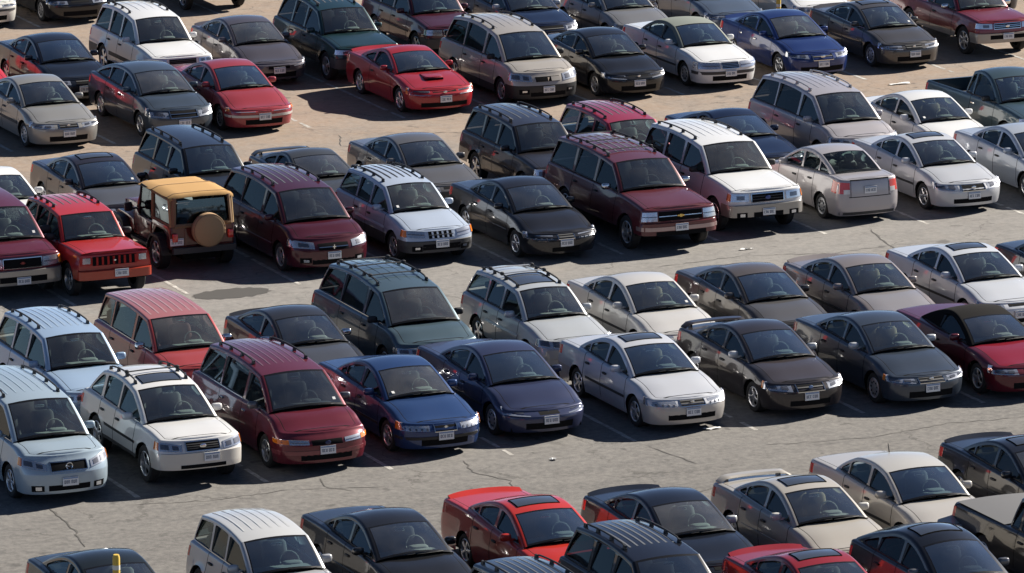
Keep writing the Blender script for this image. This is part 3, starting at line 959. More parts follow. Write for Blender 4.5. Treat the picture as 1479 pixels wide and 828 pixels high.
    if P['fog']:
        fz = P['fog'] if not isinstance(P['fog'], bool) else zs+0.15
        for s_ in (-1, 1):
            fo_ = patch(s_*0.56, s_*0.82, (fz-0.02, fz-0.02), (fz+0.10, fz+0.10), 0.006, MESH, 'fog_recess', root, 4, 1)
            patch(s_*0.62, s_*0.74, (fz+0.005, fz+0.005), (fz+0.075, fz+0.075), 0.012, REFL, 'fog_lamp', fo_, 3, 1)
    if P.get('strip'):
        sz0, sz1, smt = P['strip']; patch(-1.15, 1.15, (sz0, sz0), (sz1, sz1), 0.014, smt, 'bumper_strip', root, 22, 1)
    if P['plate']:
        pz = P.get('pz', lerp(zs+0.12, bz, 0.55)); p = nose_pt(0, pz, 0.022)
        po = link('number_plate', plate_mesh(int(pos[0]*10) % 9), root, p); 
        po.rotation_euler = (R(-4), 0, 0); po.location.x = P.get('px', 0.0)
        if P.get('px'): po.location.y = nose_pt(0.2, pz, 0.022)[1]
    # tail lamps
    tl = dict(t=(0.60, 1.05), z=((zt-0.24, zt-0.24), (zt-0.06, zt-0.06)), mat=REDL); tl.update(P.get('tailp', {}))
    for side in (-1, 1):
        h = patch(side*tl['t'][0], side*tl['t'][1], tl['z'][0], tl['z'][1], 0.010, tl['mat'], 'tail_light', root, 7, 1, rear=True)
        zl_, zu_ = tl['z']
        patch(side*tl['t'][0], side*lerp(*tl['t'], 0.3), (zl_[0], zl_[0]), (lerp(zl_[0], zu_[0], 0.4),)*2, 0.016, CLEARL, 'reverse_lamp', h, 3, 1, rear=True)
    if not P['bed'] and P.get('rplate', P['rearview']):
        p = nose_pt(0, P.get('rpz', lerp(rbz, zt, 0.4)), 0.02, True); po = link('number_plate', plate_mesh(int(pos[0]*7) % 9), root, p); po.rotation_euler = (0, 0, pi)
    if P['rearview']:
        patch(-0.66, 0.66, (rbz+0.012,)*2, (rbz+0.028,)*2, 0.004, GAP, 'shut_line', root, 12, 1, rear=True)
        patch(-0.62, 0.62, (zt-0.035,)*2, (zt-0.015,)*2, 0.006, GAP, 'lid_shadow_gap', root, 12, 1, rear=True)
        for s_ in (-1, 1): patch(s_*0.60, s_*0.612, (rbz+0.02,)*2, (zt-0.02,)*2, 0.005, GAP, 'shut_line', root, 1, 4, rear=True)
        patch(-0.9, 0.9, (zs+0.02,)*2, (zs+0.09,)*2, 0.004, GREYP, 'bumper_strip', root, 16, 1, rear=True)
    # ---- mirrors, handles, mouldings
    mm = P['mirror'] or pm
    ms = P['mscale']
    for side, dk in ((1, 'door0R'), (-1, 'door0L')):
        par = doorobj.get(dk, root)
        q = uc+0.40*(wt-uc)/0.8+0.08; z = ztop(q)+0.085*ms
        m_ = MB(); xm = side*(Xg(q, z)+0.17)
        m_.rbox((xm, q, z), (0.22*ms, 0.11*ms, 0.145*ms), 0.55, 0)
        m_.box((side*(Xg(q, z)+0.05), q, z-0.055*ms), (0.14, 0.05, 0.04), 0)
        m_.build('wing_mirror', mm, par, 50)
    hm = P['handles'] or BLACK
    for side, sd in ((1, 'R'), (-1, 'L')):
        for di, (d0, d1) in enumerate(doors):
            par = doorobj.get('door%d%s' % (di, sd))
            if not par: continue
            q = d1-0.16; z = P.get('hz', ztop(q)-0.17)
            x = hw0*barrel(q)-in_s(z)
            m_ = MB(); m_.rbox((side*(x+0.012), q, z), (0.04, 0.19, 0.045), 0.5, 0); m_.build('door_handle', hm, par)
    # trim strip along the foot of the side windows
    bt = P.get('belt') or (CHROME if (hash_k % 5 == 0) else BLACK)
    for side in (1, -1):
        m_ = MB(); G = []
        b0_, b1_ = inn[0][0]-0.05, inn[-1][0]+0.03
        for k in range(19):
            q = lerp(b0_, b1_, k/18); z = zsil(q)
            x0_ = Xg(q, z)
            G.append([m_.add((side*(x0_-0.004), q, z-0.024)), m_.add((side*(x0_+0.010), q, z-0.020)), m_.add((side*(x0_+0.010), q, z-0.002)), m_.add((side*(x0_-0.006), q, z+0.002))])
        for A, B in zip(G, G[1:]):
            for k in range(3):
                ids = (A[k], B[k], B[k+1], A[k+1]); m_.face(ids if side > 0 else ids[::-1], 0)
        m_.build('belt_trim', bt, root)
    if P['mould'] is None and typ in ('sedan', 'hatch', 'wagon', 'suv', 'big') and hash_k % 3 != 1:
        zz_ = 0.50 if zs < 0.3 else 0.66
        P['mould'] = (zz_, zz_+0.06, (pm if hash_k % 2 else BLACK))
    if P['mould']:
        mz0, mz1, mmat = P['mould']
        for side in (1, -1):
            m_ = MB(); prev = None
            us = [lerp(fo+Ra+0.06, fo+wb-Ra-0.06, k/10) for k in range(11)]
            G = []
            for q in us:
                x0_, x1_ = hw0*barrel(q)-in_s(mz0), hw0*barrel(q)-in_s(mz1)
                G.append([m_.add((side*(x0_-0.01), q, mz0)), m_.add((side*(x0_+0.012), q, mz0+0.006)), m_.add((side*(x1_+0.012), q, mz1-0.006)), m_.add((side*(x1_-0.01), q, mz1))])
            for A, B in zip(G, G[1:]):
                for k in range(3):
                    ids = (A[k], B[k], B[k+1], A[k+1]); m_.face(ids if side > 0 else ids[::-1], 0)
            m_.build('side_moulding', mmat, root)
    rq = random.random()
    if rq < 0.45:
        m_ = MB(); sx = random.uniform(-0.4, 0.1); m_.box((sx, uc+0.22, zc-0.015), (random.uniform(0.12, 0.3), random.uniform(0.1, 0.2), 0.012), rz=random.uniform(-.5, .5)); m_.build('dash_glint_paper', simple('glint_paper_white', (0.6, 0.6, 0.57), 0.8), root, smooth=False)  # white slips added at random to stand in for glints behind the glass
    if rq > 0.86:
        m_ = MB(); f = 0.16; sd_ = random.choice((-1, 1)); x_ = sd_*(lerp(wtop[0], wtop[i_w1], f)*0.78)
        for i_ in range(i_w1):
            pass
        q_, z_ = lerp(uc, wt, f), lerp(zc, zwt, f)
        nrm_ = pn[3]; c_2 = lerp(0.10, P['crown'], f)*(1-0.78**2)+0.004+bw*4*f*(1-f)
        a_ = math.atan2(zwt-zc, wt-uc)
        m_.box((x_, q_+nrm_[0]*c_2, z_+nrm_[1]*c_2), (0.06, 0.07, 0.004), rx=a_); m_.build('windscreen_glint_sticker', simple('glint_sticker_white', (0.7, 0.7, 0.68), 0.6), root, smooth=False)  # small white square added as a glint on the windscreen
    # wipers
    for x0_, x1_ in ((-0.52, -0.02), (0.02, 0.55)):
        w_ = MB(); pts_ = []
        for k in range(5):
            f = k/4; x = lerp(x0_, x1_, f); s_ = x/wtop[0]; 
            pts_.append((x, uc-0.10*(1-s_*s_)*0.75-0.0+0.02, zc+0.018+0.07*(1-s_*s_)*0.5+f*0.012))
        w_.tube(pts_, 0.009, 4); w_.build('wiper', BLACK, root)
    # ---- roof furniture
    if P['ribs']:
        nr_ = P['ribs']; rm = P['ribmat'] or roofm; ru0, ru1 = P.get('ribu', (wt+0.45, rt-0.15)); span = P.get('ribspan', 0.74)  # contrasting rib tones paint in sun and shade on the roof grooves
        rh, rwid = P.get('ribh', 0.006), min(0.045, P.get('ribw', 0.035))
        for q in range(nr_):
            x = lerp(-span, span, q/(nr_-1))*(wr-0.06)
            m_ = MB(); G = []
            for k in range(9):
                uu = lerp(ru0, ru1, k/8); z = roofz(x, uu); hgt = rh if 0 < k < 8 else 0.002
                G.append([m_.add((x-rwid/2, uu, z-0.01)), m_.add((x-rwid*0.4, uu, z+hgt)), m_.add((x+rwid*0.4, uu, z+hgt)), m_.add((x+rwid/2, uu, z-0.01))])
            for A, B in zip(G, G[1:]):
                for k in range(3): m_.face((A[k], A[k+1], B[k+1], B[k]), 0)
            m_.build('roof_rib', rm, root)
    if P['rails']:
        rk = P['rails']; rm = P['railmat'] or BLACK; ru0, ru1 = P.get('railu', (wt+0.30, rt-0.12)); xr = (wr-0.10)
        for side in (1, -1):
            m_ = MB(); line = []
            for k in range(13):
                uu = lerp(ru0, ru1, k/12); hgt = 0.065 if 0 < k < 12 else 0.01
                line.append((side*xr*tp(uu), uu, roofz(xr*0.98, uu)+hgt))
            m_.tube(line, 0.017, 6)
            for f in (0.03, 0.34, 0.66, 0.97):
                uu = lerp(ru0, ru1, f); m_.box((side*xr*tp(uu), uu, roofz(xr, uu)+0.03), (0.045, 0.11, 0.07), 0, taper=0.7)
            m_.build('roof_rail', rm, root)
        for f in P.get('bars', ()):
            uu = lerp(ru0, ru1, f); m_ = MB(); 
            line = [(lerp(-xr, xr, k/8)*tp(uu), uu, roofz(xr, uu)+0.075+0.012*(1-(2*k/8-1)**2)) for k in range(9)]
            m_.tube(line, 0.019, 6, flat=0.7); m_.build('cross_bar', P.get('barmat', rm), root)
            for side in (1, -1):
                m2 = MB(); m2.rbox((side*xr*tp(uu), uu, roofz(xr, uu)+0.078), (0.075, 0.10, 0.075), 0.5); m2.build('bar_clamp', BLACK, root)
    if P['sunroof']:
        s0_, s1_ = P['sunroof'] if isinstance(P['sunroof'], tuple) else (wt+0.20, wt+0.62)
        m_ = MB(); G = []; hwid = P.get('sunw', 0.40)
        for k in range(6):
            uu = lerp(s0_, s1_, k/5)
            G.append([m_.add((lerp(-hwid, hwid, c/6), uu, roofz(lerp(-hwid, hwid, c/6), uu)+0.006)) for c in range(7)])
        for A, B in zip(G, G[1:]):
            for c in range(6): m_.face((A[c], A[c+1], B[c+1], B[c]), 0)
        m_.build('sunroof', MOON, root)
        f_ = MB()
        loop = [G[0][c] for c in range(7)]+[G[k][6] for k in range(1, 6)]+[G[5][c] for c in range(5, -1, -1)]+[G[k][0] for k in range(4, -1, -1)]
        f_.tube([m_.v[k] for k in loop], 0.011, 4, cap=False); f_.build('sunroof_seal', GAP, root)
    if P['spoiler']:
        sp = P['spoiler']; m_ = MB()
        if sp == 'wing':
            zz = zt+0.075; prof_ = [(-0.10, 0), (0.10, 0.012), (0.10, 0.032), (-0.06, 0.03)]
            i = 0; G = []
            for k in range(13):
                x = lerp(-hw0+0.13, hw0-0.13, k/12); dz = -0.085*(abs(2*k/12-1))**12; du_ = -0.10*(2*k/12-1)**2
                G.append([m_.add((x, L-0.22+p[0]+du_, zz+p[1]+dz)) for p in prof_])
            for A, B in zip(G, G[1:]):
                for k in range(4): m_.face((A[k], B[k], B[(k+1) % 4], A[(k+1) % 4]), 0)
            m_.face(G[0][::-1]); m_.face(G[-1])
            for sx in (-0.55, 0.55): m_.box((sx, L-0.23, zt+0.04), (0.05, 0.14, 0.09), 0, taper=0.8)
        elif sp == 'lip':
            G = []
            for k in range(13):
                x = lerp(-hw0+0.16, hw0-0.16, k/12); du_ = -0.12*(2*k/12-1)**2; dz = -0.03*(2*k/12-1)**4
                G.append([m_.add((x, L-0.34+du_, zt+0.0+dz)), m_.add((x, L-0.13+du_, zt+0.075+dz)), m_.add((x, L-0.11+du_, zt+0.06+dz)), m_.add((x, L-0.12+du_, zt-0.03+dz))])
            for A, B in zip(G, G[1:]):
                for k in range(4): m_.face((A[k], B[k], B[(k+1) % 4], A[(k+1) % 4]), 0)
            m_.face(G[0][::-1]); m_.face(G[-1])
        elif sp == 'roof':
            m_.rbox((0, rt+0.08, zrt+0.01), (2*wr*0.85, 0.30, 0.05), 0.4, rx=R(-6))
        m_.build('spoiler', pm, root)
    if P['scoop']:
        m_ = MB(); z0_ = zcen(0.75)+0.0
        m_.rbox((0, 0.95, zcen(0.95)+0.005), (0.52, 0.55, 0.085), 0.45, 0, rx=R(2)); m_.build('hood_scoop', pm, root)
        m2 = MB(); m2.box((0, 0.675, zcen(0.70)+0.022), (0.44, 0.02, 0.05), 0, rx=R(-20)); m2.build('scoop_mouth', GAP, root)
    if P['antenna']:
        m_ = MB(); m_.tube([(hw0-0.16, uc-0.15, zc-0.02), (hw0-0.20, uc+0.15, zc+0.75)], 0.006, 4); m_.build('antenna', BLACK, root)
    if P.get('roofant'):
        m_ = MB(); q = rt-0.1; z = roofz(0, q); m_.tube([(0, q, z-0.01), (0, q+0.06, z+0.16)], [0.014, 0.006], 5); m_.build('antenna', BLACK, root)
    return root

# ------------------------------------------------------------ colours
def col(name, r_, g_, b_, metal=0.3, **k):
    m = paint(name, (r_, g_, b_), metal, **k); return (name, (r_, g_, b_), metal)
BLK = ('black', (0.010, 0.010, 0.012), 0.0)
NAVYBLK = ('navy_black', (0.010, 0.013, 0.022), 0.2)
DKGREY = ('dark_grey', (0.050, 0.050, 0.055), 0.35)
BRNBLK = ('brown_black', (0.028, 0.024, 0.026), 0.3)
GREY = ('mid_grey', (0.16, 0.155, 0.155), 0.45)
PGREY = ('purple_grey', (0.10, 0.09, 0.105), 0.35)
SLATE = ('slate_blue_grey', (0.065, 0.085, 0.11), 0.4)
SILVER = ('silver', (0.60, 0.61, 0.63), 0.25)
BSILVER = ('blue_silver', (0.50, 0.57, 0.68), 0.2)
GSILVER = ('golden_silver', (0.30, 0.292, 0.275), 0.3)
PSILVER = ('pinkish_silver', (0.46, 0.43, 0.44), 0.25)
WHITE = ('white', (0.78, 0.78, 0.77), 0.0)
CREAM = ('cream_white', (0.70, 0.68, 0.62), 0.05)
BEIGE = ('beige', (0.46, 0.425, 0.37), 0.15)
TAUPE = ('taupe', (0.30, 0.26, 0.245), 0.4)
TAN = ('tan_metal', (0.46, 0.42, 0.37), 0.25)
RED = ('bright_red', (0.45, 0.024, 0.020), 0.05)
FRED = ('faded_red', (0.33, 0.042, 0.052), 0.15)
MRED = ('coupe_red', (0.34, 0.020, 0.028), 0.1)
BRICK = ('brick_red', (0.36, 0.055, 0.055), 0.1)
MAROON = ('maroon', (0.12, 0.024, 0.030), 0.15)
DMAROON = ('dark_maroon', (0.070, 0.009, 0.018), 0.25)
PMAROON = ('purple_maroon', (0.12, 0.016, 0.030), 0.25)
BLUE = ('royal_blue', (0.014, 0.034, 0.145), 0.3)
VBLUE = ('mid_blue', (0.026, 0.060, 0.165), 0.3)
INDIGO = ('indigo_blue', (0.040, 0.048, 0.100), 0.3)
NAVY = ('navy', (0.010, 0.020, 0.055), 0.3)
LTBLUE = ('light_blue', (0.34, 0.46, 0.62), 0.15)
ICEBLUE = ('ice_blue', (0.38, 0.47, 0.54), 0.25)
TEAL = ('teal', (0.085, 0.130, 0.155), 0.35)
DTEAL = ('dark_teal', (0.012, 0.040, 0.045), 0.3)
PTEAL = ('pickup_teal', (0.055, 0.090, 0.108), 0.3)
for c_ in (BLK, NAVYBLK, DKGREY): paint(*c_)
VINYL = simple('vinyl_roof', (0.17, 0.19, 0.165), 0.75)
CLOTHTOP = simple('black_canvas', (0.013, 0.012, 0.012), 0.95, spec=0.1)
CLADG = simple('grey_cladding', (0.055, 0.055, 0.058), 0.6)
CLADS = paint('silver_cladding', (0.36, 0.34, 0.31), 0.4)
CLADK = paint('khaki_cladding', (0.30, 0.27, 0.22), 0.3)
LWHITE = paint('off_white_bumper', (0.55, 0.53, 0.50), 0.1)
RIB_SUNLIT = simple('rib_sunlit', (0.15, 0.155, 0.165), 0.5, 0.3)  # pale tone puts sunlight into the colour of the ribs

SG = 'cars parked side by side in the lot'
KG = dict(group=SG)
def hl(t0, t1, z0, z1, z2=None, z3=None, **k):
    return dict(t=(t0, t1), z=((z0, z2 if z2 is not None else z0), (z1, z3 if z3 is not None else z1)), **k)
def lcar(*a_, **k): return car(*a_, group=SG, **k)

# ---- row of the third aisle, front half (fronts near y = 32)
lcar('grey-silver sedan at the left edge behind the dark car with sunroof', 'car', 'sedan', (11.71, 31.86), GSILVER, L=4.78, wheel='cap', head=hl(0.42, 1.0, 0.60, 0.70, 0.63, 0.74), gr=dict(t=0.27, z=(0.60, 0.68), bars=2, rim=True), badge=('oval', CHROME, 0.03), mould=(0.50, 0.57, GREYP))
lcar('dark slate hatchback with big bright headlights left of the faded red sedan', 'car', 'hatch', (14.83, 32.0), SLATE, L=4.75, zn=0.74, head=hl(0.46, 1.08, 0.60, 0.76, 0.64, 0.82, style='single'), gr=dict(t=0.40, z=(0.60, 0.72), bars=1, barmat=CHROME, rim=True), wheel='five', dam=dict(t=0.5, z=(0.28, 0.40)))
lcar('faded red sedan with pale bumper strip left of the empty shaded stall', 'car', 'sedan', (16.95, 31.9), FRED, L=4.72, zn=0.62, head=hl(0.28, 1.0, 0.61, 0.67, 0.61, 0.69, style='double', amber=0.15), grille='bar', gr=dict(t=0.22, z=(0.60, 0.66), slots=5), strip=(0.44, 0.50, LWHITE), wheel='cap', bz=0.57, handles=None)
lcar('bright red two-door coupe with hood scoop and rear spoiler', 'car', 'coupe', (22.09, 32.28), MRED, scoop=True, spoiler='lip', zn=0.66, head=hl(0.44, 1.0, 0.57, 0.68, 0.58, 0.72, style='double', amber=0.10), gr=dict(t=0.36, z=(0.56, 0.66), bow=0.01), badge=('oval', CHROME, 0.035), wheel='five', interior='dark', mscale=0.95, dam=dict(t=0.55, z=(0.25, 0.33)))
lcar('beige minivan with black roof rails and dark lower bumper behind the black sedan', 'minivan', 'van', (25.0, 32.3), TAN, L=5.05, H=1.77, privacy=True, rails=True, bumper=BLACK, clad=CLADG, cladz=0.42, ribs=5, zn=0.84, bz=0.56, head=hl(0.46, 1.05, 0.66, 0.82, 0.70, 0.90, style='lens'), gr=dict(t=0.36, z=(0.66, 0.78), slots=1), badge=('arrow', CHROME, 0.05), fog=True, wheel='five', mould=None, mirror=BLACK, bars=(), railu=(2.2, 4.3), dam=dict(t=0.4, z=(0.30, 0.38)))
lcar('black sedan with clear headlights between the beige minivan and the white sedan', 'car', 'sedan', (27.55, 32.2), BLK, L=4.68, zn=0.66, head=hl(0.42, 1.02, 0.59, 0.69, 0.62, 0.74, style='double'), gr=dict(t=0.32, z=(0.58, 0.66)), badge=('oval', CHROME, 0.03), wheel='five', interior='dark')
lcar('long white sedan with grey-green vinyl roof beside the blue sedan', 'car', 'sedan', (30.34, 32.5), WHITE, L=5.05, wb=2.81, fo=1.02, uc=1.42, wt=2.18, zwt=1.36, rt=3.25, rb=3.95, zrb=1.06, roofmat=VINYL, pillar=VINYL, zn=0.72, lean=0.10, head=hl(0.34, 1.0, 0.60, 0.70, 0.60, 0.71, style='double'), gr=dict(t=0.26, z=(0.60, 0.70), bars=3, rim=True, slots=0), chrome=True, strip=(0.42, 0.50, GREYP), wheel='cap', mould=(0.44, 0.50, GREYP), interior='grey', pillars=((2.66, 0.06), (3.5, 0.05)), seams=(1.5, 2.64, 3.5))
lcar('glossy royal blue sedan with chrome-rimmed grille and alloy wheels', 'car', 'sedan', (33.18, 32.7), BLUE, L=4.66, zn=0.70, head=hl(0.46, 1.05, 0.62, 0.70, 0.66, 0.76, style='lens'), gr=dict(t=0.33, z=(0.57, 0.70), bars=1, rim=True, bow=0.01), badge=('oval', CHROME, 0.045), wheel='six', spoiler='lip', handles=CHROME, dam=dict(t=0.55, z=(0.26, 0.36)))
lcar('grey-brown sedan with sunroof and lip spoiler left of the maroon pickup', 'car', 'sedan', (36.08, 33.0), ('grey_brown', (0.085, 0.078, 0.074), 0.4), L=4.75, sunroof=True, spoiler='lip', head=hl(0.40, 1.0, 0.60, 0.71, 0.62, 0.75, style='single'), gr=dict(t=0.28, z=(0.59, 0.69), bars=2), badge=('oval', CHROME, 0.03), wheel='cap', mould=(0.50, 0.57, GREYP))
lcar('maroon pickup truck with silver lower front at top right', 'pickup truck', 'pickup', (39.3, 33.7), ('pickup_maroon', (0.20, 0.018, 0.028), 0.25), L=5.2, bumper=CLADS, clad=CLADS, cladz=0.60, zn=0.96, Rw=0.38, zs=0.40, head=hl(0.50, 0.98, 0.78, 0.92, 0.80, 0.94, style='single'), gr=dict(t=0.44, z=(0.78, 0.91), bars=2, rim=True), chrome=True, badge=('oval', CHROME, 0.04), wheel='six', mirror=CHROME, dam=dict(t=0.45, z=(0.52, 0.60)), pz=0.58)

# ---- back half of the same row (fronts near y = 37.5)
lcar('red car with only its hood corner showing at the left edge', 'car', 'sedan', (11.5, 37.7), ('hood_red', (0.52, 0.025, 0.035), 0.1), wheel='cap')
lcar('black sedan at upper left with bare bright asphalt behind it', 'car', 'sedan', (14.1, 37.15), NAVYBLK, L=4.7, wheel='five', head=hl(0.42, 1.0, 0.60, 0.69, 0.62, 0.72), gr=dict(t=0.26, z=(0.60, 0.68), bars=1))
lcar('white SUV with black roof rails at upper left', 'SUV', 'suv', (17.08, 37.8), WHITE, L=4.8, H=1.76, rails=True, bars=(0.75,), privacy=True, railu=(2.5, 4.2), ribs=5, ribu=(2.6, 4.1), mould=(0.55, 0.66, BLACK), flare=0.02, bumper=CLADG, wheel='five', head=hl(0.50, 0.98, 0.76, 0.88, 0.78, 0.90), gr=dict(t=0.42, z=(0.76, 0.88), bars=2), interior='grey', pillars=((2.60, 0.09), (3.45, 0.13)))
lcar('purplish grey sedan with a bright headlight beside the dark teal SUV', 'car', 'sedan', (19.66, 37.55), PGREY, L=4.45, zn=0.62, spoiler='lip', head=hl(0.48, 1.0, 0.56, 0.70, 0.58, 0.74, style='single'), gr=dict(t=0.34, z=(0.50, 0.55), rim=False), wheel='cap')
lcar('dark teal SUV with pale roof strips behind the red coupe', 'SUV', 'suv', (22.08, 37.15), DTEAL, L=4.75, W=1.9, H=1.78, privacy=True, rails=True, ribs=6, ribmat=RIB_SUNLIT, head=hl(0.50, 0.98, 0.76, 0.88, 0.78, 0.90, style='single'), gr=dict(t=0.44, z=(0.74, 0.88), slots=7, slotmat=('x',)) if False else dict(t=0.44, z=(0.74, 0.88), bars=1), bumper=CLADG, clad=CLADG, cladz=0.55, wheel='five')
lcar('dark maroon SUV cut by the top edge behind the beige minivan', 'SUV', 'suv', (25.4, 38.9), DMAROON, L=4.75, privacy=True, rails=True, head=hl(0.50, 1.0, 0.74, 0.89, 0.76, 0.90, style='double'), gr=dict(t=0.44, z=(0.74, 0.88), bars=2, rim=True), bumper=CLADG, wheel='five')
lcar('navy blue sedan at the top edge above the black sedan', 'car', 'sedan', (28.34, 39.2), NAVY, L=4.7, zn=0.72, head=hl(0.48, 1.0, 0.60, 0.74, 0.62, 0.78), gr=dict(t=0.4, z=(0.58, 0.70), bars=1), mirror=SILVER and paint(*SILVER))
lcar('silver and brown sedan cut by the top edge above the long white sedan', 'car', 'sedan', (30.85, 38.4), ('silver_brown', (0.27, 0.265, 0.26), 0.45), L=4.7, wheel='cap')
lcar('slate blue sedan cut by the top edge above the royal blue sedan', 'car', 'sedan', (33.85, 38.9), ('slate_blue', (0.12, 0.155, 0.21), 0.45), L=4.75, wheel='cap', head=hl(0.42, 1.0, 0.60, 0.70, 0.62, 0.74))
lcar('white sedan showing only its hood at the top edge beside the yellow post', 'car', 'sedan', (36.6, 39.0), WHITE, L=4.7, wheel='cap')
lcar('navy black car at the top right corner behind the maroon pickup', 'car', 'sedan', (41.9, 39.0), NAVYBLK, L=4.7, wheel='cap')

# ---- cars whose bumpers only show along the top edge
lcar('cream car whose bumper shows at the top left corner', 'car', 'sedan', (15.5, 48.35), CREAM, L=4.9, bz=0.60, strip=(0.50, 0.56, CLADG), plate=False)
lcar('black car showing a wheel and dark bumper at the top edge', 'car', 'sedan', (18.1, 48.2), BLK, L=4.7, plate=False, wheel='cap')
lcar('dark car showing its shaded bumper above the white SUV', 'car', 'suv', (22.4, 48.4), NAVYBLK, L=4.7, plate=False)

# ---- second row, back half (fronts near y = 21)
lcar('white car at the left edge behind the red boxy SUV', 'car', 'sedan', (6.85, 21.44), WHITE, wheel='cap', interior='grey')
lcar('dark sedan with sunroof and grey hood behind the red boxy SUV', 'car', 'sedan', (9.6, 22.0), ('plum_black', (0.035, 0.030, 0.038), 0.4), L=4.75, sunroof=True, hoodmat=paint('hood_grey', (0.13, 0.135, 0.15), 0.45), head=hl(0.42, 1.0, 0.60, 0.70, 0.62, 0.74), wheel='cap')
lcar('black SUV with roof rails behind the orange canvas top', 'SUV', 'suv', (12.05, 21.5), BLK, L=4.75, H=1.70, privacy=True, rails=True, wheel='five')
lcar('dark grey coupe with rear wing beside the black SUV with rails', 'car', 'coupe', (14.62, 20.9), ('gunmetal', (0.075, 0.078, 0.08), 0.4), L=4.45, spoiler='wing', interior='dark')
lcar('mid grey sedan parked behind the silver-blue wagon', 'car', 'sedan', (17.43, 21.2), GREY, L=4.75, wheel='cap', head=hl(0.42, 1.0, 0.60, 0.70, 0.62, 0.74))
lcar('black boxy SUV with sunlit-toned roof strips behind the long maroon SUV', 'SUV', 'suv', (20.28, 20.85), BRNBLK, L=4.7, H=1.72, privacy='all', rails=True, ribs=5, ribmat=RIB_SUNLIT, wheel='five', railmat=BLACK)
lcar('red SUV with roof rails mostly hidden behind the long maroon SUV', 'SUV', 'suv', (22.52, 20.3), ('crimson', (0.34, 0.022, 0.045), 0.2), L=4.8, rails=True, ribs=6, ribmat=RIB_SUNLIT, privacy=False, ribspan=0.8)
lcar('dark navy coupe between the white SUV and the silver minivan', 'car', 'coupe', (25.9, 21.25), NAVY, L=4.6, interior='grey', H=1.36)
lcar('silver minivan with long roof rails in front of the bare tan lane', 'minivan', 'van', (28.7, 21.65), PSILVER, L=4.95, privacy=True, rails=True, ribs=6, railmat=paint('silver_rail', (0.4, 0.38, 0.37), 0.4), head=hl(0.46, 1.05, 0.66, 0.80, 0.70, 0.88), wheel='cap', railu=(2.1, 4.3))
lcar('white sedan with pinkish flank beside the teal pickup', 'car', 'sedan', (31.17, 21.1), WHITE, L=4.7, wheel='cap', interior='tan')
lcar('teal pickup truck with an empty open bed at the right edge', 'pickup truck', 'pickup', (33.9, 21.75), PTEAL, L=5.15, ft=0.035, pillar=paint('cab_teal', (0.055, 0.088, 0.108), 0.3), mirror=BLACK, zwt=1.58, handles=CHROME)

# ---- second row, front half (fronts near y = 16)
lcar('maroon van with silver bumper and big dark grille at the left edge', 'van', 'van', (5.05, 16.75), PMAROON, L=4.9, W=1.96, H=1.88, zn=1.02, zc=1.18, zwt=1.76, zrt=1.78, uc=0.92, wt=1.62, bz=0.68, Rw=0.36, zs=0.36, lean=0.05, bstep=0.06, nose=0.30, nn=3.2, bumper=CLADS, clad=CLADS, cladz=0.62, head=hl(0.50, 0.98, 0.74, 0.94, 0.76, 0.96, style='double', amber=0.2), gr=dict(t=0.46, z=(0.74, 0.94), rim=True), badge=('square', simple('badge_red', (0.30, 0.03, 0.03), 0.4), 0.045), wheel='five', mirror=BLACK, mscale=1.3, pz=0.46)
lcar('bright red boxy SUV with black slotted grille and square headlights', 'SUV', 'suv', (6.98, 16.1), RED, L=4.3, W=1.76, H=1.64, wb=2.58, fo=0.78, uc=1.42, zc=1.08, wt=1.92, zwt=1.56, rt=3.95, zrt=1.58, rb=4.15, zs=0.47, zn=1.03, lean=0.02, bstep=0.10, nose=0.16, nn=4.0, bz=0.66, e=0.04, crown=0.02, bw=0.008, rails=True, railu=(2.5, 3.8), ribs=6, ribu=(2.6, 3.8), ribmat=RIB_SUNLIT, head=hl(0.66, 0.86, 0.82, 0.95, style='none'), gr=dict(t=0.60, z=(0.77, 0.97), slots=8), bumper=paint('bumper_orange_red', (0.42, 0.045, 0.020), 0.0), clad=CLADG, cladz=0.52, wheel='five', privacy=True, mirror=BLACK, plate=True, pz=0.60, px=0.12, interior='dark', badge=('oval', CHROME, 0.02), seams=(1.46, 2.42, 3.15), pillars=((2.44, 0.09), (3.2, 0.10)), airdam=False)
lcar('dark maroon minivan with roof strips right of the orange canvas top', 'minivan', 'van', (12.28, 16.33), DMAROON, L=4.85, rails=True, ribs=6, ribmat=RIB_SUNLIT, privacy='all', zn=0.80, head=hl(0.48, 1.05, 0.64, 0.77, 0.68, 0.84, style='single'), gr=dict(t=0.38, z=(0.60, 0.74), bars=1, bow=0.01), badge=('cross', CHROME, 0.06), chrome=True, wheel='five', railu=(2.2, 4.2), mould=(0.50, 0.57, PMAROON and paint(*PMAROON)), fog=0.34)
lcar('silver-blue wagon with black and white striped roof and grey lower bumper', 'wagon', 'wagon', (14.95, 16.38), BSILVER, rails=True, ribs=6, ribmat=BLACK, ribw=0.055, ribspan=0.78, railu=(2.2, 3.95), ribu=(2.35, 3.9), bumper=CLADG, clad=CLADG, cladz=0.52, bz=0.56, head=hl(0.46, 1.0, 0.64, 0.78, 0.66, 0.82, style='double', amber=0.2), gr=dict(t=0.36, z=(0.62, 0.77), slots=5, bars=1, slotmat=None), fog=0.36, wheel='five')
lcar('glossy black sedan with ribbed headlights left of the long maroon SUV', 'car', 'sedan', (17.67, 15.55), ('soft_black', (0.016, 0.016, 0.020), 0.25), L=4.9, wb=2.78, zn=0.64, head=hl(0.36, 1.02, 0.57, 0.65, 0.58, 0.70, style='flute'), gr=dict(t=0.22, z=(0.56, 0.64), bars=2, rim=True), strip=(0.36, 0.40, CHROME) if False else None, wheel='six', dam=dict(t=0.3, z=(0.26, 0.32)), fog=False, interior='dark')
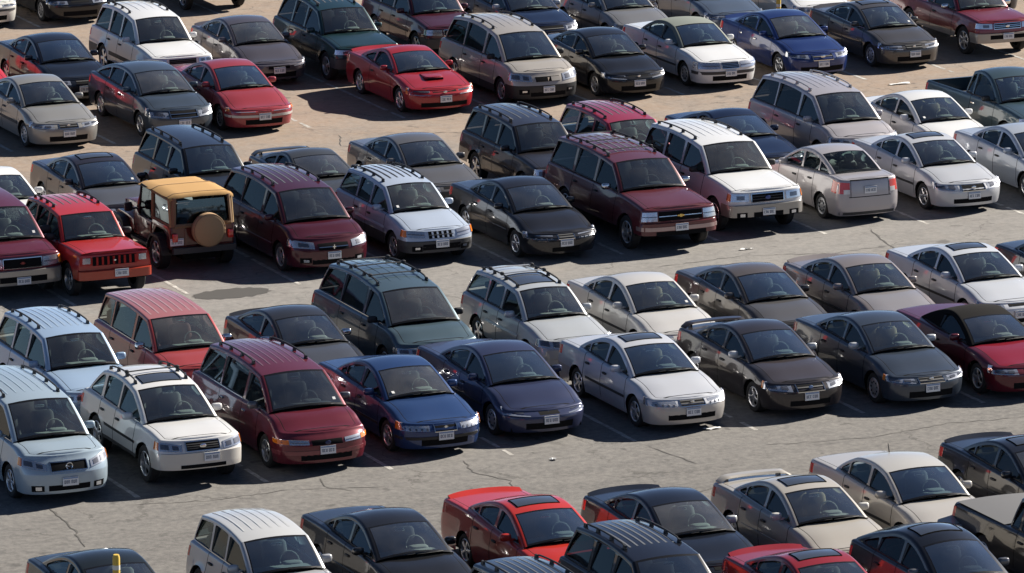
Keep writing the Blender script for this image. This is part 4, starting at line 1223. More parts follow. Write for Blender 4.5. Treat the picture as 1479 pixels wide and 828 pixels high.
lcar('long maroon SUV with chrome grille bar and gold badge', 'SUV', 'big', (20.46, 15.32), MAROON, L=5.55, wb=3.3, rb=5.42, rt=5.2, rails=True, ribs=6, ribmat=RIB_SUNLIT, ribw=0.05, railu=(2.6, 5.0), ribu=(2.8, 4.9), bars=(0.12, 0.5, 0.92), privacy='all', head=hl(0.60, 0.94, 0.77, 0.98, style='double', amber=0.0), gr=dict(t=0.57, z=(0.77, 0.98), bars=1, barmat=CHROME), badge=('bowtie', GOLD, 0.07), strip=(0.55, 0.64, paint('bumper_rose', (0.42, 0.30, 0.29), 0.5)), wheel='six', pz=0.62, px=0.0, mirror=CHROME, dam=dict(t=0.5, z=(0.45, 0.52)), seams=(1.6, 2.82, 3.95), pillars=((2.85, 0.11), (4.02, 0.12)))
lcar('white SUV with grey lower body and dark oval grille left of the silver hatchback', 'SUV', 'big', (23.18, 16.28), WHITE, L=5.2, rails=True, ribs=6, railu=(2.6, 4.7), ribu=(2.7, 4.6), privacy=True, clad=CLADS, cladz=0.66, bumper=CLADS, head=hl(0.50, 1.0, 0.80, 0.98, 0.82, 1.0, style='single', amber=0.18), gr=dict(t=0.42, z=(0.79, 0.97), rim=True, bars=2), badge=('oval', simple('badge_blue', (0.05, 0.08, 0.25), 0.3), 0.045), wheel='five', pz=0.56, fog=0.46, dam=dict(t=0.3, z=(0.46, 0.54)), mirror=BLACK)
lcar('silver hatchback sedan parked tail-out with red tail lights', 'car', 'sedan', (25.95, 20.8), PSILVER, rot=pi, L=4.32, W=1.69, H=1.47, wb=2.55, fo=0.85, uc=1.0, wt=1.9, zwt=1.40, rt=2.9, zrt=1.415, rb=3.66, zrb=1.10, zt=1.06, Rw=0.30, wheel='cap', tailp=dict(t=(0.64, 1.22), z=((0.72, 0.74), (0.98, 1.02))), rearview=True, rpz=0.80, pillars=((2.2, 0.08), (3.0, 0.05)), seams=(1.2, 2.18, 2.95), rbz=0.62, rlean=0.06, tail=0.30)
lcar('silver sedan with sunroof and black grille right of the silver hatchback', 'car', 'sedan', (28.68, 16.4), SILVER, L=4.88, wb=2.75, sunroof=True, zn=0.70, head=hl(0.44, 1.05, 0.60, 0.69, 0.64, 0.75, style='lens'), gr=dict(t=0.34, z=(0.58, 0.68), rim=True, bars=0, bow=0.008), badge=('oval', CHROME, 0.04), wheel='six', dam=dict(t=0.45, z=(0.28, 0.36)), strip=None)
lcar('silver-blue sedan cut by the right edge in the middle row', 'car', 'sedan', (31.48, 16.45), ('steel_silver', (0.48, 0.52, 0.58), 0.25), L=4.8, wheel='five', head=hl(0.44, 1.0, 0.60, 0.70, 0.64, 0.75))

# ---- first full row, back half (fronts near y = 5.3)
lcar('light blue SUV with ribbed roof and side windows at the left edge', 'SUV', 'suv', (2.5, 4.75), LTBLUE, L=4.7, H=1.74, rails='low', ribs=7, ribmat=paint('rib_blue', (0.5, 0.62, 0.74), 0.4), privacy=False, head=hl(0.50, 1.0, 0.74, 0.88), wheel='five', interior='dark', ribw=0.05, railu=(2.5, 4.2), mirror=paint(*LTBLUE))
lcar('brick red boxy van with sunlit-toned ribbed roof', 'van', 'van', (5.12, 5.85), BRICK, L=4.55, W=1.86, H=1.70, uc=1.05, wt=1.72, zwt=1.61, rt=4.25, zrt=1.63, rb=4.45, e=0.04, crown=0.025, ribs=7, ribmat=paint('rib_pale', (0.52, 0.30, 0.28), 0.2), ribw=0.06, ribspan=0.86, ribu=(1.95, 4.2), roofmat=paint('roof_brick', (0.40, 0.14, 0.13), 0.1), handles=None, mirror=CHROME, interior='red', zn=0.84, head=hl(0.50, 0.98, 0.70, 0.82))
lcar('black sedan with slim rear spoiler left of the teal minivan', 'car', 'sedan', (7.8, 5.45), ('worn_black', (0.030, 0.030, 0.033), 0.25), L=4.45, spoiler='lip', hoodmat=paint('hood_slate', (0.085, 0.09, 0.105), 0.35), mirror=CHROME, wheel='cap', pillars=((2.45, 0.09),), seams=(1.36, 2.42), interior='dark')  # hood colour lighter and bluer than the body
lcar('teal minivan with roof rails and crossbars', 'minivan', 'van', (10.43, 6.1), TEAL, L=5.05, H=1.76, rails=True, ribs=5, bars=(0.2, 0.55, 0.9), railu=(2.1, 4.4), privacy='all', mirror=BLACK, head=hl(0.48, 1.0, 0.64, 0.76), zn=0.78)
lcar('silver wagon with crossbars and large sunroof', 'wagon', 'wagon', (13.27, 5.42), ('wagon_silver', (0.52, 0.54, 0.55), 0.25), rails=True, railu=(2.1, 3.95), bars=(0.45, 0.78), barmat=paint('bar_white', (0.6, 0.6, 0.6), 0.4), sunroof=(2.2, 2.95), sunw=0.42, head=hl(0.46, 1.05, 0.62, 0.80, 0.68, 0.86, style='lens'), grille='bar', gr=dict(t=0.36, z=(0.62, 0.76), bars=2, rim=True), wheel='five', mould=None, privacy=False, interior='dark')
lcar('cream white sedan between the silver wagon and the dark grey sedan', 'car', 'sedan', (15.82, 5.38), ('warm_white', (0.62, 0.60, 0.57), 0.15), L=4.7, wheel='cap', head=hl(0.44, 1.05, 0.60, 0.70, 0.64, 0.75), interior='tan')
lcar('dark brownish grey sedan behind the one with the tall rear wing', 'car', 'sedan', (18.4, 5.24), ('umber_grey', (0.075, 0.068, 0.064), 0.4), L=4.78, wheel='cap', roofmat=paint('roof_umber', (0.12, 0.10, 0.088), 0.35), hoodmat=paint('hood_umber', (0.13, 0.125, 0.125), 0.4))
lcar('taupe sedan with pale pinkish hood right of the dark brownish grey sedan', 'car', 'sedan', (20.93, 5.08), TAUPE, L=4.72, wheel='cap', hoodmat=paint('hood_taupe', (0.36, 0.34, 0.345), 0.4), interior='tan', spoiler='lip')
lcar('silver sedan with sunroof parked behind the maroon soft-top convertible', 'car', 'sedan', (23.6, 5.15), ('pale_silver', (0.64, 0.66, 0.69), 0.2), L=4.88, sunroof=True, wheel='five')
lcar('black car with only its trunk showing at the right edge', 'car', 'sedan', (26.1, 4.85), BLK, L=4.72, wheel='cap')

# ---- first full row, front half (fronts near y = 0)
lcar('ice blue minivan with dark grille and round badge at the left edge', 'minivan', 'van', (-0.02, 0.12), ICEBLUE, L=4.75, W=1.83, H=1.73, wb=2.84, zn=0.95, lean=0.26, bz=0.60, rails=True, ribs=6, railu=(2.1, 4.2), ribmat=paint('rib_ice', (0.5, 0.62, 0.68), 0.4), head=hl(0.50, 1.0, 0.68, 0.80, 0.76, 0.93, style='lens', amber=0.14), gr=dict(t=0.40, z=(0.67, 0.82), rim=True, bow=-0.012), badge=('ring', CHROME, 0.065), dam=dict(t=0.36, z=(0.30, 0.38)), fog=0.30, wheel='seven', interior='dark', pz=0.46, handles=None)
lcar('pearl white crossover SUV with sunroof, roof rails and black grille', 'SUV', 'suv', (2.75, 0.18), ('pearl_white', (0.74, 0.73, 0.71), 0.1), L=4.58, W=1.82, H=1.67, wb=2.62, zs=0.40, fo=0.92, uc=1.22, zc=1.09, wt=2.00, zwt=1.56, rt=3.75, zrt=1.58, rb=4.35, zrb=1.12, zt=1.06, zn=0.97, lean=0.16, bstep=0.02, nose=0.40, nn=2.8, bz=0.72, rails=True, bars=(0.35,), railu=(2.25, 3.7), sunroof=(2.2, 2.62), head=hl(0.48, 1.0, 0.76, 0.88, 0.78, 0.95, style='lens', amber=0.15), gr=dict(t=0.38, z=(0.77, 0.92), rim=True, bars=3, barmat=BLACK), badge=('oval', CHROME, 0.045), sill=CLADG, clad=CLADG, cladz=0.46, wheel='five', dam=dict(t=0.4, z=(0.44, 0.48)), bumper=paint('pearl_bounce_tint', (0.62, 0.59, 0.54), 0.15), interior='grey', pz=0.63, px=0.16, pillars=((2.58, 0.08), (3.5, 0.14)))  # front bumper colour carries a painted warm bounce from the asphalt
lcar('maroon minivan with amber corner lamps left of the mid blue sedan', 'minivan', 'van', (5.38, 0.28), ('van_maroon', (0.14, 0.018, 0.030), 0.3), L=5.1, H=1.74, zn=0.76, wb=3.07, privacy='all', rails=True, ribs=7, ribmat=paint('rib_maroon', (0.24, 0.10, 0.115), 0.3), railu=(2.4, 4.3), head=hl(0.40, 1.08, 0.60, 0.68, 0.62, 0.72, style='double', amber=0.42), gr=dict(t=0.34, z=(0.58, 0.68)), strip=(0.40, 0.48, paint('bumper_maroon', (0.22, 0.05, 0.06), 0.2)), wheel='five', handles=CHROME, mirror=paint('mirror_grey', (0.12, 0.12, 0.13), 0.3), interior='grey', badge=('oval', simple('badge_navy', (0.02, 0.03, 0.10), 0.3), 0.04))
lcar('mid blue sedan with square chrome-barred grille right of the maroon minivan', 'car', 'sedan', (8.0, 0.5), VBLUE, L=4.82, zn=0.68, lean=0.12, head=hl(0.38, 1.02, 0.58, 0.68, 0.60, 0.70, style='flute', amber=0.18), gr=dict(t=0.26, z=(0.56, 0.68), rim=True, bars=0, slots=0), badge=('square', CHROME, 0.035), strip=(0.38, 0.44, BLACK), wheel='six', bumper=paint('bumper_blue', (0.022, 0.05, 0.15), 0.3), interior='dark', mould=(0.44, 0.50, BLACK))
lcar('indigo blue rounded sedan between the mid blue one and the silver one', 'car', 'sedan', (10.45, 0.84), INDIGO, L=4.98, W=1.84, H=1.42, zn=0.60, nose=0.52, nn=2.2, lean=0.30, bz=0.50, zc=0.93, head=hl(0.46, 0.92, 0.55, 0.66, 0.57, 0.70, style='single'), gr=dict(t=0.24, z=(0.52, 0.57), rim=False, bow=0.006), badge=None, airdam=True, wheel='cap', pz=0.44, interior='grey')
lcar('shiny silver sedan with sunroof and bounce-tinted bumper at the centre', 'car', 'sedan', (13.33, 0.28), ('accord_silver', (0.60, 0.61, 0.64), 0.2), L=4.80, sunroof=True, zn=0.68, head=hl(0.40, 1.06, 0.59, 0.68, 0.61, 0.73, style='flute'), gr=dict(t=0.30, z=(0.59, 0.68), bars=2, rim=True), badge=('oval', CHROME, 0.03), dam=dict(t=0.46, z=(0.30, 0.38)), bumper=paint('bumper_bounce_tint', (0.52, 0.49, 0.46), 0.25), wheel='five', interior='tan', spoiler=None)  # warm light bounced off the ground is put into the bumper colour
lcar('brown-black sedan with tall rear wing and alloy wheels', 'car', 'sedan', (16.07, 0.42), ('smoke_brown', (0.040, 0.034, 0.036), 0.4), L=4.7, spoiler='wing', zn=0.70, hoodmat=paint('hood_smoke', (0.075, 0.062, 0.064), 0.4), head=hl(0.46, 1.06, 0.60, 0.70, 0.64, 0.77, style='lens', amber=0.12), gr=dict(t=0.34, z=(0.58, 0.69), rim=True, bars=1), badge=('oval', simple('badge_sky', (0.2, 0.3, 0.5), 0.3), 0.035), wheel='five', dam=dict(t=0.4, z=(0.28, 0.36)), interior='grey', pz=0.46, mirror=paint('mirror_sunlit', (0.6, 0.6, 0.6), 0.3))  # mirrors painted white for the sun they catch
lcar('blue-grey sedan with amber-edged headlights left of the soft-top convertible', 'car', 'sedan', (18.68, 0.1), ('blue_grey', (0.055, 0.070, 0.095), 0.4), L=4.80, zn=0.66, head=hl(0.42, 1.04, 0.59, 0.67, 0.62, 0.71, style='lens', amber=0.10), gr=dict(t=0.32, z=(0.58, 0.67), bars=2, rim=True), badge=('oval', CHROME, 0.035), wheel='cap', interior='tan', mirror=paint('mirror_sunlit_pale', (0.6, 0.61, 0.62), 0.3))  # caught sunlight painted on the mirrors as a pale tone
lcar('maroon convertible with a closed black soft top at the right edge', 'convertible', 'coupe', (21.05, -0.05), ('conv_maroon', (0.11, 0.008, 0.018), 0.2), L=4.85, roofmat=CLOTHTOP, pillar=CLOTHTOP, top='soft', H=1.36, rt=3.1, rb=3.75, wincut=1, head=hl(0.46, 1.0, 0.58, 0.66, 0.58, 0.68), gr=dict(t=0.30, z=(0.56, 0.62)), wheel='five', hoodmat=paint('hood_sunlit_maroon', (0.26, 0.012, 0.026), 0.2), winend=2.85, interior='dark')  # hood wears a brighter copy of the body red as painted sunlight

# ---- nearest row, back half (fronts near y = -11)
lcar('dark green-black sedan at the bottom left corner behind the yellow post', 'car', 'sedan', (-2.5, -10.9), ('green_black', (0.016, 0.020, 0.019), 0.3), L=4.55, wheel='cap', pillars=((2.6, 0.08),))
lcar('small silver-grey SUV with ribbed white roof at the bottom left', 'SUV', 'suv', (0.43, -10.9), ('suv_silver', (0.46, 0.46, 0.47), 0.25), L=4.1, W=1.72, H=1.68, wb=2.48, uc=1.20, wt=1.82, zwt=1.58, rt=3.75, zrt=1.60, rb=3.98, e=0.045, ribs=6, ribmat=paint('rib_offwhite', (0.62, 0.62, 0.60), 0.2), roofmat=paint('roof_white', (0.6, 0.6, 0.585), 0.15), ribu=(2.2, 3.7), ribw=0.05, interior='grey', seams=(1.36, 2.32, 3.02), pillars=((2.34, 0.08), (3.06, 0.10)), flare=0.025, clad=CLADG, cladz=0.45)
lcar('black sedan with chrome window trim between the small silver-grey SUV and the red sedan', 'car', 'sedan', (3.14, -10.36), ('oil_black', (0.014, 0.014, 0.016), 0.2), L=4.85, wheel='six', pillar=None, interior='dark', badge=('oval', CHROME, 0.03))
lcar('orange-red sedan with sunroof and long rear spoiler in the nearest row', 'car', 'sedan', (5.93, -10.6), ('orange_red', (0.50, 0.030, 0.018), 0.1), L=4.95, sunroof=True, spoiler='lip', wheel='five', zt=1.04, zrb=1.08, interior='dark', pillars=((2.55, 0.10), (3.36, 0.07)), sunw=0.42)
lcar('black sedan right of the orange-red sedan in the nearest row', 'car', 'sedan', (8.44, -11.1), NAVYBLK, L=4.7, wheel='cap', spoiler='lip', interior='grey', mirror=paint('mirror_sunlit_warm', (0.6, 0.6, 0.58), 0.2))  # pale mirror colour stands in for sun on the housings
lcar('beige sedan with sunroof and raised rear spoiler in the nearest row', 'car', 'sedan', (11.08, -11.26), BEIGE, L=4.75, sunroof=True, spoiler='wing', wheel='cap', interior='tan', mirror=paint(*CREAM))
lcar('pale beige square sedan with roof antenna in the nearest row', 'car', 'sedan', (13.58, -10.62), ('pale_beige', (0.52, 0.49, 0.45), 0.15), L=4.95, H=1.42, wt=2.02, rt=3.2, rb=3.85, wheel='cap', roofmat=paint('roof_pale', (0.55, 0.53, 0.49), 0.15), wr=0.63, e=0.045, interior='grey', roofant=True)
lcar('black sedan with bright window trim cut by the right edge in the nearest row', 'car', 'sedan', (16.43, -10.33), ('ink_black', (0.014, 0.015, 0.020), 0.25), L=4.75, spoiler='lip', wheel='five', interior='tan', sunroof=True)

# ---- nearest row, front half, cut by the bottom edge (fronts near y = -16)
lcar('dark blue-grey SUV roof with pale strips cut by the bottom edge', 'SUV', 'suv', (3.44, -16.7), ('ink_blue', (0.020, 0.028, 0.042), 0.3), L=4.7, rails=True, ribs=7, ribmat=RIB_SUNLIT, privacy='all', railu=(2.3, 4.25), ribu=(2.4, 4.2), plate=False)
lcar('black SUV with sunlit-toned roof strips in front of the orange-red sedan', 'SUV', 'suv', (6.12, -15.2), ('night_black', (0.009, 0.009, 0.013), 0.15), L=4.75, W=1.86, rails=True, ribs=7, ribmat=RIB_SUNLIT, privacy='all', railu=(2.5, 4.25), ribu=(2.55, 4.2), ribw=0.05)
lcar('red sedan with sunroof cut by the bottom edge before the beige sedan', 'car', 'sedan', (8.95, -15.9), ('sedan_red', (0.26, 0.018, 0.024), 0.1), L=4.7, sunroof=True, spoiler='lip', wheel='cap', interior='dark', rt=2.95, sunw=0.42)
lcar('rounded black hatchback with sunroof at the bottom right', 'car', 'hatch', (11.43, -15.85), ('round_black', (0.011, 0.012, 0.016), 0.2), L=4.45, H=1.56, zc=1.04, zwt=1.46, zrt=1.44, zrb=1.1, zt=1.04, wb=2.6, rt=3.3, rb=4.25, crown=0.08, sunroof=(2.35, 2.85), sunw=0.42, privacy='all', wr=0.58, e=0.075, mirror=paint('mirror_grey', (0.12, 0.12, 0.13), 0.3))
tp_ = lcar('black pickup truck with grey tonneau cover at the bottom right corner', 'pickup truck', 'pickup', (14.45, -15.15), ('truck_black', (0.020, 0.020, 0.024), 0.2), L=5.2, H=1.74, privacy='all')
tb = MB(); G = []
for k in range(7):
    uu = lerp(3.28, 5.05, k/6)
    G.append([tb.add((lerp(-0.82, 0.82, c/8), uu, 1.085+0.03*(1-(c/4-1)**2))) for c in range(9)])
for A, B in zip(G, G[1:]):
    for c in range(8): tb.face((A[c], A[c+1], B[c+1], B[c]), 0)
tb.build('tonneau_cover', simple('tonneau_grey', (0.11, 0.11, 0.115), 0.8), tp_)

# ------------------------------------------------------------ ground
def asphalt():
    m = bpy.data.materials.new('asphalt'); m.use_nodes = True
    nt = m.node_tree; N = nt.nodes; L = nt.links
    b = N['Principled BSDF']; b.inputs['Roughness'].default_value = 0.92; b.inputs['Specular IOR Level'].default_value = 0.25
    geo = N.new('ShaderNodeNewGeometry')
    def noise(scale, det=6, rough=0.6, vec=None):
        n = N.new('ShaderNodeTexNoise'); n.inputs['Scale'].default_value = scale; n.inputs['Detail'].default_value = det; n.inputs['Roughness'].default_value = rough
        L.new(vec if vec else geo.outputs['Position'], n.inputs['Vector']); return n
    def mix(fac, a_, b_, blend='MIX'):
        x = N.new('ShaderNodeMix'); x.data_type = 'RGBA'; x.blend_type = blend
        for idx, v_ in ((0, fac), (6, a_), (7, b_)):
            if isinstance(v_, (int, float)): x.inputs[idx].default_value = v_
            elif isinstance(v_, tuple): x.inputs[idx].default_value = (*v_, 1)
            else: L.new(v_, x.inputs[idx])
        return x.outputs[2]
    def rng(v_, a_, b_, c_, d_):
        n = N.new('ShaderNodeMapRange'); n.inputs['From Min'].default_value = a_; n.inputs['From Max'].default_value = b_
        n.inputs['To Min'].default_value = c_; n.inputs['To Max'].default_value = d_; L.new(v_, n.inputs['Value']); return n.outputs[0]
    sep = N.new('ShaderNodeSeparateXYZ'); L.new(geo.outputs['Position'], sep.inputs[0])
    sep2 = sep
    # grey asphalt in the near lanes, tan dusty asphalt in the far lanes
    big = noise(0.22, 4)
    yn = N.new('ShaderNodeMath'); yn.operation = 'ADD'; L.new(sep.outputs['Y'], yn.inputs[0])
    L.new(rng(big.outputs['Fac'], 0.3, 0.7, -7.0, 7.0), yn.inputs[1])
    far = rng(yn.outputs[0], 17.0, 31.0, 0.0, 1.0)
    near = rng(sep.outputs['Y'], -3.0, 8.0, 0.0, 1.0)  # also paints in vignetting: base colour darkens towards the camera
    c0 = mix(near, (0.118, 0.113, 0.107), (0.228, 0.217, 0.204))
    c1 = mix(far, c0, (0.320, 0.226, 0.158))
    stre = N.new('ShaderNodeMapping'); stre.inputs['Scale'].default_value = (0.35, 1.6, 1.0); L.new(geo.outputs['Position'], stre.inputs[0])
    n1 = noise(1.1, 8, 0.65, stre.outputs[0])
    c2 = mix(rng(n1.outputs['Fac'], 0.35, 0.70, 0.0, 0.26), c1, (0.36, 0.335, 0.30))
    n2 = noise(0.9, 7, 0.7)
    c3 = mix(rng(n2.outputs['Fac'], 0.47, 0.70, 0.0, 0.40), c2, (0.11, 0.10, 0.095))
    n3 = noise(38.0, 4, 0.7)
    c4 = mix(rng(n3.outputs['Fac'], 0.30, 0.70, 0.0, 0.34), c3, (0.08, 0.075, 0.07))
    n6 = noise(6.5, 7, 0.72)
    c4 = mix(rng(n6.outputs['Fac'], 0.40, 0.66, 0.0, 0.30), c4, (0.40, 0.37, 0.33))
    n7 = noise(3.1, 6, 0.7)
    c4 = mix(rng(n7.outputs['Fac'], 0.52, 0.72, 0.0, 0.38), c4, (0.10, 0.094, 0.088))
    # oil drips where engines stand
    n5 = noise(1.9, 3, 0.5)
    c4 = mix(rng(n5.outputs['Fac'], 0.66, 0.72, 0.0, 0.5), c4, (0.05, 0.047, 0.045))
    # fine hairline cracks
    vo = N.new('ShaderNodeTexVoronoi'); vo.feature = 'DISTANCE_TO_EDGE'; vo.inputs['Scale'].default_value = 0.42
    dn = noise(1.6, 5, 0.65)
    va = N.new('ShaderNodeVectorMath'); va.operation = 'MULTIPLY_ADD'; va.inputs[1].default_value = (1.1, 1.1, 0.0)
    L.new(dn.outputs['Color'], va.inputs[0]); L.new(geo.outputs['Position'], va.inputs[2]); L.new(va.outputs[0], vo.inputs['Vector'])
    crk = rng(vo.outputs['Distance'], 0.004, 0.014, 0.55, 0.0)
    cm = N.new('ShaderNodeMath'); cm.operation = 'MULTIPLY'; L.new(crk, cm.inputs[0])
    L.new(rng(noise(0.5, 2).outputs['Fac'], 0.45, 0.62, 0.0, 1.0), cm.inputs[1])
    c5 = mix(cm.outputs[0], c4, (0.06, 0.055, 0.05))
    L.new(c5, b.inputs['Base Color'])
    bp_ = N.new('ShaderNodeBump'); bp_.inputs['Strength'].default_value = 0.35; bp_.inputs['Distance'].default_value = 0.02
    L.new(n3.outputs['Fac'], bp_.inputs['Height']); L.new(bp_.outputs[0], b.inputs['Normal'])
    return m
def setting(o, parent=None):
    if parent is not None: o.parent = parent
    else: o['kind'] = 'structure'
    return o
gb = MB()
GX = [-3000, -200, -60, -20, 0, 20, 40, 60, 120, 300, 3000]
for i in range(len(GX)-1):
    for j in range(len(GX)-1):
        pass
idx = {}
for x in GX:
    for y in GX: idx[x, y] = gb.add((x, y, 0))
for x0_, x1_ in zip(GX, GX[1:]):
    for y0_, y1_ in zip(GX, GX[1:]): gb.face((idx[x0_, y0_], idx[x1_, y0_], idx[x1_, y1_], idx[x0_, y1_]))
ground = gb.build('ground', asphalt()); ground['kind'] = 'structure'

def worn_paint():
    m = bpy.data.materials.new('worn_line_paint'); m.use_nodes = True
    nt = m.node_tree; N = nt.nodes; L = nt.links
    b = N['Principled BSDF']; b.inputs['Roughness'].default_value = 0.85
    geo = N.new('ShaderNodeNewGeometry')
    no = N.new('ShaderNodeTexNoise'); no.inputs['Scale'].default_value = 5.0; no.inputs['Detail'].default_value = 8; no.inputs['Roughness'].default_value = 0.7
    L.new(geo.outputs['Position'], no.inputs['Vector'])
    rp = N.new('ShaderNodeValToRGB'); rp.color_ramp.elements[0].position = 0.42; rp.color_ramp.elements[1].position = 0.66
    rp.color_ramp.elements[0].color = (0.30, 0.28, 0.25, 1); rp.color_ramp.elements[1].color = (0.60, 0.58, 0.53, 1)
    L.new(no.outputs['Fac'], rp.inputs[0]); L.new(rp.outputs[0], b.inputs['Base Color'])
    return m
LINE = worn_paint()
rnd = random.Random(3)
def stall_line(x, y0_, y1_):
    m_ = MB(); n = int((y1_-y0_)/0.22); G = []
    for k in range(n+1):
        y = lerp(y0_, y1_, k/n); a_, b_ = rnd.uniform(-0.012, 0.012), rnd.uniform(-0.012, 0.012)
        G.append((m_.add((x-0.05+a_, y, 0.004)), m_.add((x+0.05+b_, y, 0.004))))
    for k, (A, B) in enumerate(zip(G, G[1:])):
        if rnd.random() < 0.07: continue
        m_.face((A[0], A[1], B[1], B[0]))
    setting(m_.build('parking_line', LINE, None, smooth=False), ground)
for k in range(-2, 10): stall_line(1.35+2.65*k+rnd.uniform(-.04, .04), 0.05+rnd.uniform(-.1, .1), 10.5)
for k in range(-4, 10): stall_line(11.2+2.65*k+rnd.uniform(-.04, .04), 15.85+rnd.uniform(-.15, .1), 26.4)
for k in range(-5, 8): stall_line(20.98+2.65*k+rnd.uniform(-.04, .04), 32.3+rnd.uniform(-.15, .1), 42.8)
for k in range(-2, 7): stall_line(1.8+2.65*k, -16.1, -5.9)
for k in range(-2, 6): stall_line(16.9+2.65*k, 48.2, 53)
# sealed cracks that can be followed across the lanes
SEAL = simple('crack_fill', (0.085, 0.078, 0.07), 0.9)
def crack(pts_, w_=0.035):
    m_ = MB(); P_ = []
    for a_, b_ in zip(pts_, pts_[1:]):
        n = max(2, int(math.dist(a_, b_)/0.16))
        for k in range(n): f = k/n; P_.append((lerp(a_[0], b_[0], f)+rnd.uniform(-.035, .035), lerp(a_[1], b_[1], f)+rnd.uniform(-.05, .05)))
    P_.append(pts_[-1]); G = []
    for k, p in enumerate(P_):
        q = P_[min(k+1, len(P_)-1)]; q0 = P_[max(k-1, 0)]; dx, dy = q[0]-q0[0], q[1]-q0[1]; l = math.hypot(dx, dy) or 1
        hw_ = w_/2*0.7*rnd.uniform(0.3, 1.25)*(0.25 if k in (0, len(P_)-1) else 1)
        G.append((m_.add((p[0]-dy/l*hw_, p[1]+dx/l*hw_, 0.006)), m_.add((p[0]+dy/l*hw_, p[1]-dx/l*hw_, 0.006))))
    for A, B in zip(G, G[1:]): m_.face((A[0], B[0], B[1], A[1]))
    setting(m_.build('pavement_crack', SEAL, None, smooth=False), ground)
crack([(-0.5, 0.0), (-0.55, -0.9), (-0.62, -1.7), (-0.85, -2.9)], 0.06)
crack([(5.1, 0.0), (4.9, -0.6), (5.3, -1.2)], 0.05)
crack([(8.2, 0.1), (8.0, -0.8), (8.4, -1.7), (8.1, -2.6), (8.6, -3.6), (8.4, -5.2)], 0.04)
crack([(12.05, -0.3), (12.15, -1.0), (12.3, -2.0)], 0.05)
crack([(1.0, -0.4), (2.4, -0.7), (4.2, -0.6), (6.0, -1.1)], 0.035)
crack([(9.7, -3.6), (10.6, -3.2), (11.4, -3.9), (12.8, -3.5)], 0.035)
crack([(25.6, 15.8), (25.3, 14.6), (25.1, 13.4)], 0.06)
crack([(19.3, 14.2), (21.6, 14.5), (23.6, 13.9), (25.8, 14.2)], 0.035)
crack([(18.6, 31.0), (18.1, 29.8), (18.9, 28.8), (18.2, 27.4)], 0.05)
crack([(20.4, 30.5), (21.9, 30.0), (23.2, 30.4)], 0.04)
crack([(14.2, -1.2), (16.5, -1.5), (18.4, -1.1), (21.0, -1.4)], 0.035)
# flat dark oval patch in the second lane
m_ = MB(); c_ = m_.add((0, 0, 0)); n = 36
ring = [m_.add((math.cos(2*pi*k/n)*(0.92+0.06*math.sin(3*k)), math.sin(2*pi*k/n)*(0.46+0.05*math.cos(2*k*1.3)), 0)) for k in range(n)]
for k in range(n): m_.face((c_, ring[k], ring[(k+1) % n]))
o = setting(m_.build('dark_patch', simple('patch_dark', (0.05, 0.046, 0.042), 0.85), None, smooth=False), ground); o.location = (9.5, 15.6, 0.005); o.rotation_euler = (0, 0, R(3))

# ------------------------------------------------------------ small things on the ground
PAPER = simple('white_litter', (0.75, 0.74, 0.71), 0.8)
def litter(x, y, sx, sy, seed, label):
    rn = random.Random(seed); m_ = MB(); G = []
    for i in range(6):
        G.append([m_.add((x+sx*(i/5-0.5)+rn.uniform(-.02, .02), y+sy*(j/3-0.5)+rn.uniform(-.02, .02), 0.012+rn.uniform(0, .03))) for j in range(4)])
    for A, B in zip(G, G[1:]):
        for j in range(3): m_.face((A[j], B[j], B[j+1], A[j+1]))
    o = m_.build('crumpled_paper', PAPER, None, smooth=False); o['label'] = label; o['category'] = 'litter'; o['group'] = 'litter on the asphalt'
litter(13.82, 0.40, 0.36, 0.12, 1, 'crumpled white paper under the front of the central silver sedan')
litter(34.75, 31.4, 0.6, 0.14, 2, 'long pale scrap on the tan lane above the white sedan with pinkish flank')
litter(9.85, -0.55, 0.10, 0.10, 3, 'small white scrap on the lane left of the central silver sedan')
litter(22.0, 15.05, 0.36, 0.06, 4, 'flat pale scrap below the white SUV with grey lower body')
YEL = simple('post_yellow', (0.62, 0.42, 0.06), 0.55)
def post(x, y, h_, label):
    m_ = MB(); e_ = bpy.data.objects.new('bollard', None); C.objects.link(e_); e_.location = (x, y, 0)
    e_['label'] = label; e_['category'] = 'post'; e_['group'] = 'yellow posts between facing stalls'
    m_.tube([(0, 0, 0), (0, 0, h_-0.05), (0, 0, h_)], [0.065, 0.065, 0.05], 12); m_.build('post_shaft', YEL, e_)
    m2 = MB(); m2.tube([(0, 0, 0.0), (0, 0, 0.05)], [0.12, 0.10], 12); m2.build('post_base', simple('concrete_foot', (0.3, 0.29, 0.27), 0.9), e_)
    m3 = MB(); m3.tube([(0, 0, h_-0.26), (0, 0, h_-0.18)], 0.0665, 12, cap=False); m3.build('reflective_band', simple('band_white', (0.7, 0.68, 0.6), 0.4), e_)
post(-3.41, -11.35, 2.29, 'yellow post in front of the dark sedan at the bottom left corner')
post(34.85, 38.6, 1.15, 'yellow post beside the white hood at the top edge')

